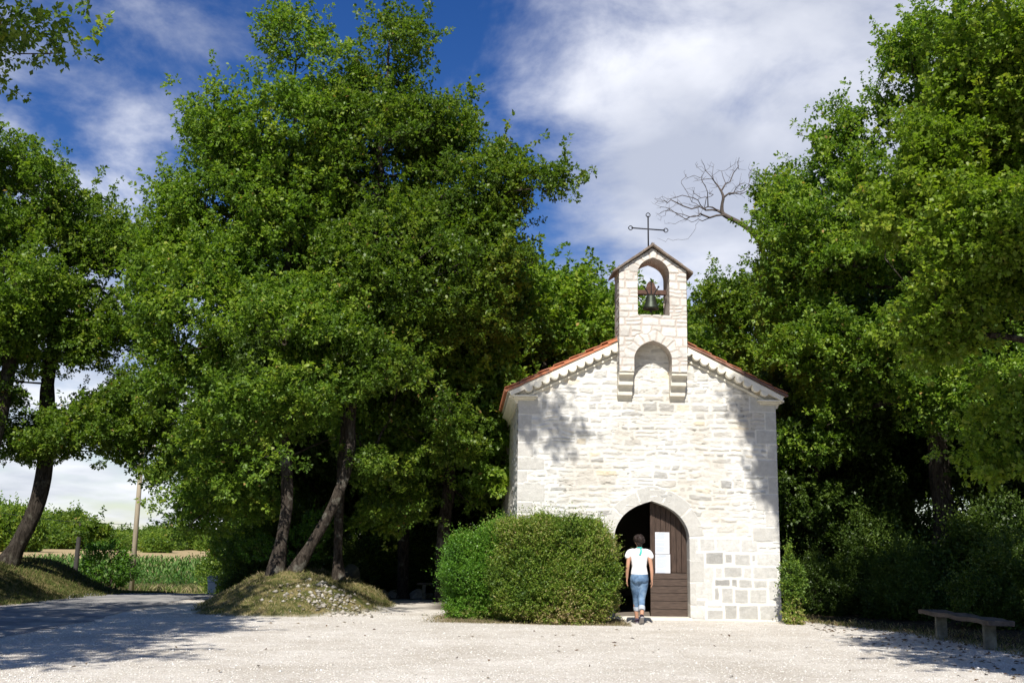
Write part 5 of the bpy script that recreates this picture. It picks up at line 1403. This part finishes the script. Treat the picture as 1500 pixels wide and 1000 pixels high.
# maize
rs = np.random.RandomState(21); rowsx = np.arange(-30, 6, .55)
VV = []; Cn = []; An = []; Nn2 = []; Ln = []; Wn = []; Tn = []
px_, py_ = [], []
for r in np.arange(57.6, 66, .75):
    x = np.arange(-27, -3, .22)+rs.uniform(-.05, .05, len(np.arange(-27, -3, .22))); px_.append(x); py_.append(np.full(len(x), r)+rs.uniform(-.1, .1, len(x)))
px_ = np.concatenate(px_); py_ = np.concatenate(py_); n = len(px_); k = 11
z0 = hgt(px_, py_); H_ = 1.5*rs.uniform(.85, 1.12, n)
li = np.repeat(np.arange(n), k); f = np.tile((np.arange(k)+.5)/k, n); az = np.tile(np.arange(k)*2.6, n)+np.repeat(rs.uniform(0, 6, n), k)
C = np.stack([px_[li], py_[li], z0[li]+f*H_[li]*.92], 1); A = np.stack([np.cos(az)*.75, np.sin(az)*.75, .35+.9*f], 1)
leaves_o = leaves_mesh('maize', C, A, np.stack([-np.cos(az)*.6, -np.sin(az)*.6, np.ones(n*k)], 1), .55*(1.1-.5*f)*rs.uniform(.8, 1.2, n*k), np.full(n*k, .07), np.clip(.25+.5*f+.2*rs.normal(size=n*k), 0, 1), M['corn'])
tag(leaves_o, 'rows of green maize across the field beyond the road', 'maize', kind='stuff')
# far scrub: grown once, copied
fs = make_bush('hedge_bush', 501, (0, 0, 0), [(0, 0, .9, 2.2, 1.5, 1.0), (-1.2, 0, .7, 1.4, 1.2, .8), (1.3, .2, .8, 1.5, 1.2, .8), (.3, 0, 1.4, 1.2, 1, .8)], 4500, (.20, .13), 'oak', 'x', 'bush', None, spr=.4, stemr=.05)
rs = np.random.RandomState(31); i = 0
for u, y, s in [(u_, rs.uniform(118, 150), rs.uniform(.9, 1.6)) for u_ in np.arange(-40, 360, 15)]+[(u_, rs.uniform(150, 170), rs.uniform(1.3, 2.0)) for u_ in np.arange(-30, 420, 22)]:
    p = at(u+rs.uniform(-4, 4), 800, y)
    if u < 60: s *= 1.25
    if u > 95: s *= .62
    o = place(fs, (p[0], p[1]), rs.uniform(0, 6), s*1.15, 'low green bush in the scrub hedge beyond the stubble', 'bushes of the far hedge', 'bush', s*rs.uniform(.8, 1.1))
p = at(12, 800, 92); place(fs, (p[0], p[1]), 1, 1.1, 'tall round bush at the left edge in front of the far hedge', 'bushes of the far hedge', 'bush', 1.5)
p = at(230, 800, 100); place(fs, (p[0], p[1]), 2, .8, 'darker bush just right of the wooden pole', 'bushes of the far hedge', 'bush', .8)
for c in list(fs.children): bpy.data.objects.remove(c)
bpy.data.objects.remove(fs)
print('objects', round(time.time()-T00, 1))
# ------------------------------------------------------------------ light, sky, clouds
SUN_EL = rad(46); SAZ = 0.11     # light travels along (sin, cos) of SAZ
sd_ = bpy.data.lights.new('sun', 'SUN'); sd_.energy = 4.6; sd_.angle = rad(.42); sd_.color = (1, .955, .88)
so = bpy.data.objects.new('sun', sd_); COL.objects.link(so)
tv = mathutils.Vector((math.sin(SAZ)*math.cos(SUN_EL), math.cos(SAZ)*math.cos(SUN_EL), -math.sin(SUN_EL)))
so.rotation_euler = tv.to_track_quat('-Z', 'Y').to_euler(); so.location = (-2, -10, 30)
w = bpy.data.worlds.new('World'); sc.world = w; w.use_nodes = True; nt = w.node_tree; nt.nodes.clear()
def N(t, **k):
    n = nt.nodes.new(t)
    for a, b in k.items(): setattr(n, a, b)
    return n
def Lk(a, b): nt.links.new(a, b)
def Mth(op, a, b=None, c=None, clamp=False):
    n = N('ShaderNodeMath', operation=op); n.use_clamp = clamp
    for i, x in enumerate((a, b, c)):
        if x is None: continue
        if isinstance(x, (int, float)): n.inputs[i].default_value = x
        else: Lk(x, n.inputs[i])
    return n.outputs[0]
sky = N('ShaderNodeTexSky', sky_type='NISHITA'); sky.sun_disc = False; sky.sun_elevation = SUN_EL
# direction to the sun is -tv; sun_rotation measured from +Y clockwise
sky.sun_rotation = math.atan2(-tv.x, -tv.y); sky.altitude = 300; sky.air_density = 1.0; sky.dust_density = .3; sky.ozone_density = 2.0
hs = N('ShaderNodeHueSaturation'); hs.inputs['Hue'].default_value = .518; hs.inputs['Saturation'].default_value = 1.42; hs.inputs['Value'].default_value = .70
Lk(sky.outputs[0], hs.inputs['Color'])
tc = N('ShaderNodeTexCoord'); g = N('ShaderNodeVectorMath', operation='NORMALIZE'); Lk(tc.outputs['Generated'], g.inputs[0])
sx = N('ShaderNodeSeparateXYZ'); Lk(g.outputs[0], sx.inputs[0]); X, Yy, Z = sx.outputs
ms_ = N('ShaderNodeMapRange'); Lk(Z, ms_.inputs[0]); ms_.inputs[1].default_value = 0; ms_.inputs[2].default_value = .28; ms_.inputs[3].default_value = .85; ms_.inputs[4].default_value = 1.38; Lk(ms_.outputs[0], hs.inputs['Saturation'])
zc = Mth('MAXIMUM', Z, .0)
den = Mth('ADD', zc, .18)
px = Mth('DIVIDE', X, den); py = Mth('DIVIDE', Yy, den)
cb = N('ShaderNodeCombineXYZ'); Lk(px, cb.inputs[0]); Lk(py, cb.inputs[1])
def noi(scale, det, rough, dist=0, off=(0, 0, 0), stretch=(1, 1, 1)):
    mp = N('ShaderNodeMapping'); mp.inputs['Location'].default_value = off; mp.inputs['Scale'].default_value = stretch
    Lk(cb.outputs[0], mp.inputs['Vector'])
    n = N('ShaderNodeTexNoise'); n.inputs['Scale'].default_value = scale; n.inputs['Detail'].default_value = det
    n.inputs['Roughness'].default_value = rough; n.inputs['Distortion'].default_value = dist; Lk(mp.outputs[0], n.inputs['Vector'])
    return n.outputs['Fac']
n1 = noi(1.5, 7, .52, .3, (3.1, 1.7, 0)); n2 = noi(3.4, 9, .60, .25, (.4, 7.2, 0), (1.25, .9, 1)); n3 = noi(.8, 3, .5, 0, (9, 2, 0))
def blob(dirpx, width):
    d = ray(*dirpx); d = d/np.linalg.norm(d)
    dt = N('ShaderNodeVectorMath', operation='DOT_PRODUCT'); Lk(g.outputs[0], dt.inputs[0]); dt.inputs[1].default_value = tuple(d)
    c = math.cos(width)
    mr = N('ShaderNodeMapRange', interpolation_type='SMOOTHSTEP'); Lk(dt.outputs['Value'], mr.inputs[0])
    mr.inputs[1].default_value = c; mr.inputs[2].default_value = 1; return mr.outputs[0]
big = blob((1230, 60), rad(23)); mid = blob((900, 330), rad(9)); left = blob((170, 150), rad(13)); low = blob((120, 790), rad(19)); tl = blob((60, 250), rad(8)); gap1 = blob((560, 420), rad(9)); top=blob((720,40),rad(7))
gapc = blob((835, 310), rad(5.5))
cov = Mth('MULTIPLY', big, 1.3)
for b_, wt in ((mid, .36), (left, .32), (low, 1.0), (tl, .32), (top, .16)): cov = Mth('MULTIPLY_ADD', b_, wt, cov)
for b_, wt in ((gap1, -.30), (gapc, -.8)): cov = Mth('MULTIPLY_ADD', b_, wt, cov)
nn = Mth('MULTIPLY_ADD', n2, .55, Mth('MULTIPLY', n1, .75))         # ~ .65 mean
amt = Mth('ADD', Mth('MULTIPLY_ADD', nn, 3.3, -2.27), Mth('MULTIPLY', cov, .80))
mr = N('ShaderNodeMapRange', interpolation_type='SMOOTHSTEP'); Lk(amt, mr.inputs[0]); mr.inputs[1].default_value = -.02; mr.inputs[2].default_value = 1.0
dens = mr.outputs[0]
n4 = noi(2.4, 5, .5, .2, (5, 5, 3))
cr_ = N('ShaderNodeValToRGB'); Lk(n4, cr_.inputs[0]); e = cr_.color_ramp.elements
e[0].position = .35; e[0].color = (4.3, 4.6, 5.4, 1); e[1].position = .68; e[1].color = (8.2, 8.3, 8.7, 1)
mx = N('ShaderNodeMix', data_type='RGBA'); Lk(Mth('MULTIPLY', dens, .88), mx.inputs[0]); Lk(hs.outputs[0], mx.inputs[6]); Lk(cr_.outputs[0], mx.inputs[7])
bg = N('ShaderNodeBackground'); bg.inputs['Strength'].default_value = .10; Lk(mx.outputs[2], bg.inputs['Color'])
wo = N('ShaderNodeOutputWorld'); Lk(bg.outputs[0], wo.inputs[0])
sc.view_settings.view_transform = 'Standard'; sc.view_settings.look = 'None'; sc.view_settings.exposure = .50; sc.view_settings.gamma = 1
sc.render.engine = 'CYCLES'; cy = sc.cycles
cy.max_bounces = 6; cy.diffuse_bounces = 4; cy.glossy_bounces = 2; cy.transmission_bounces = 3; cy.transparent_max_bounces = 4
cy.use_denoising = True
cy.caustics_reflective = False; cy.caustics_refractive = False
bpy.context.view_layer.update()
print('script', round(time.time()-T00, 1))
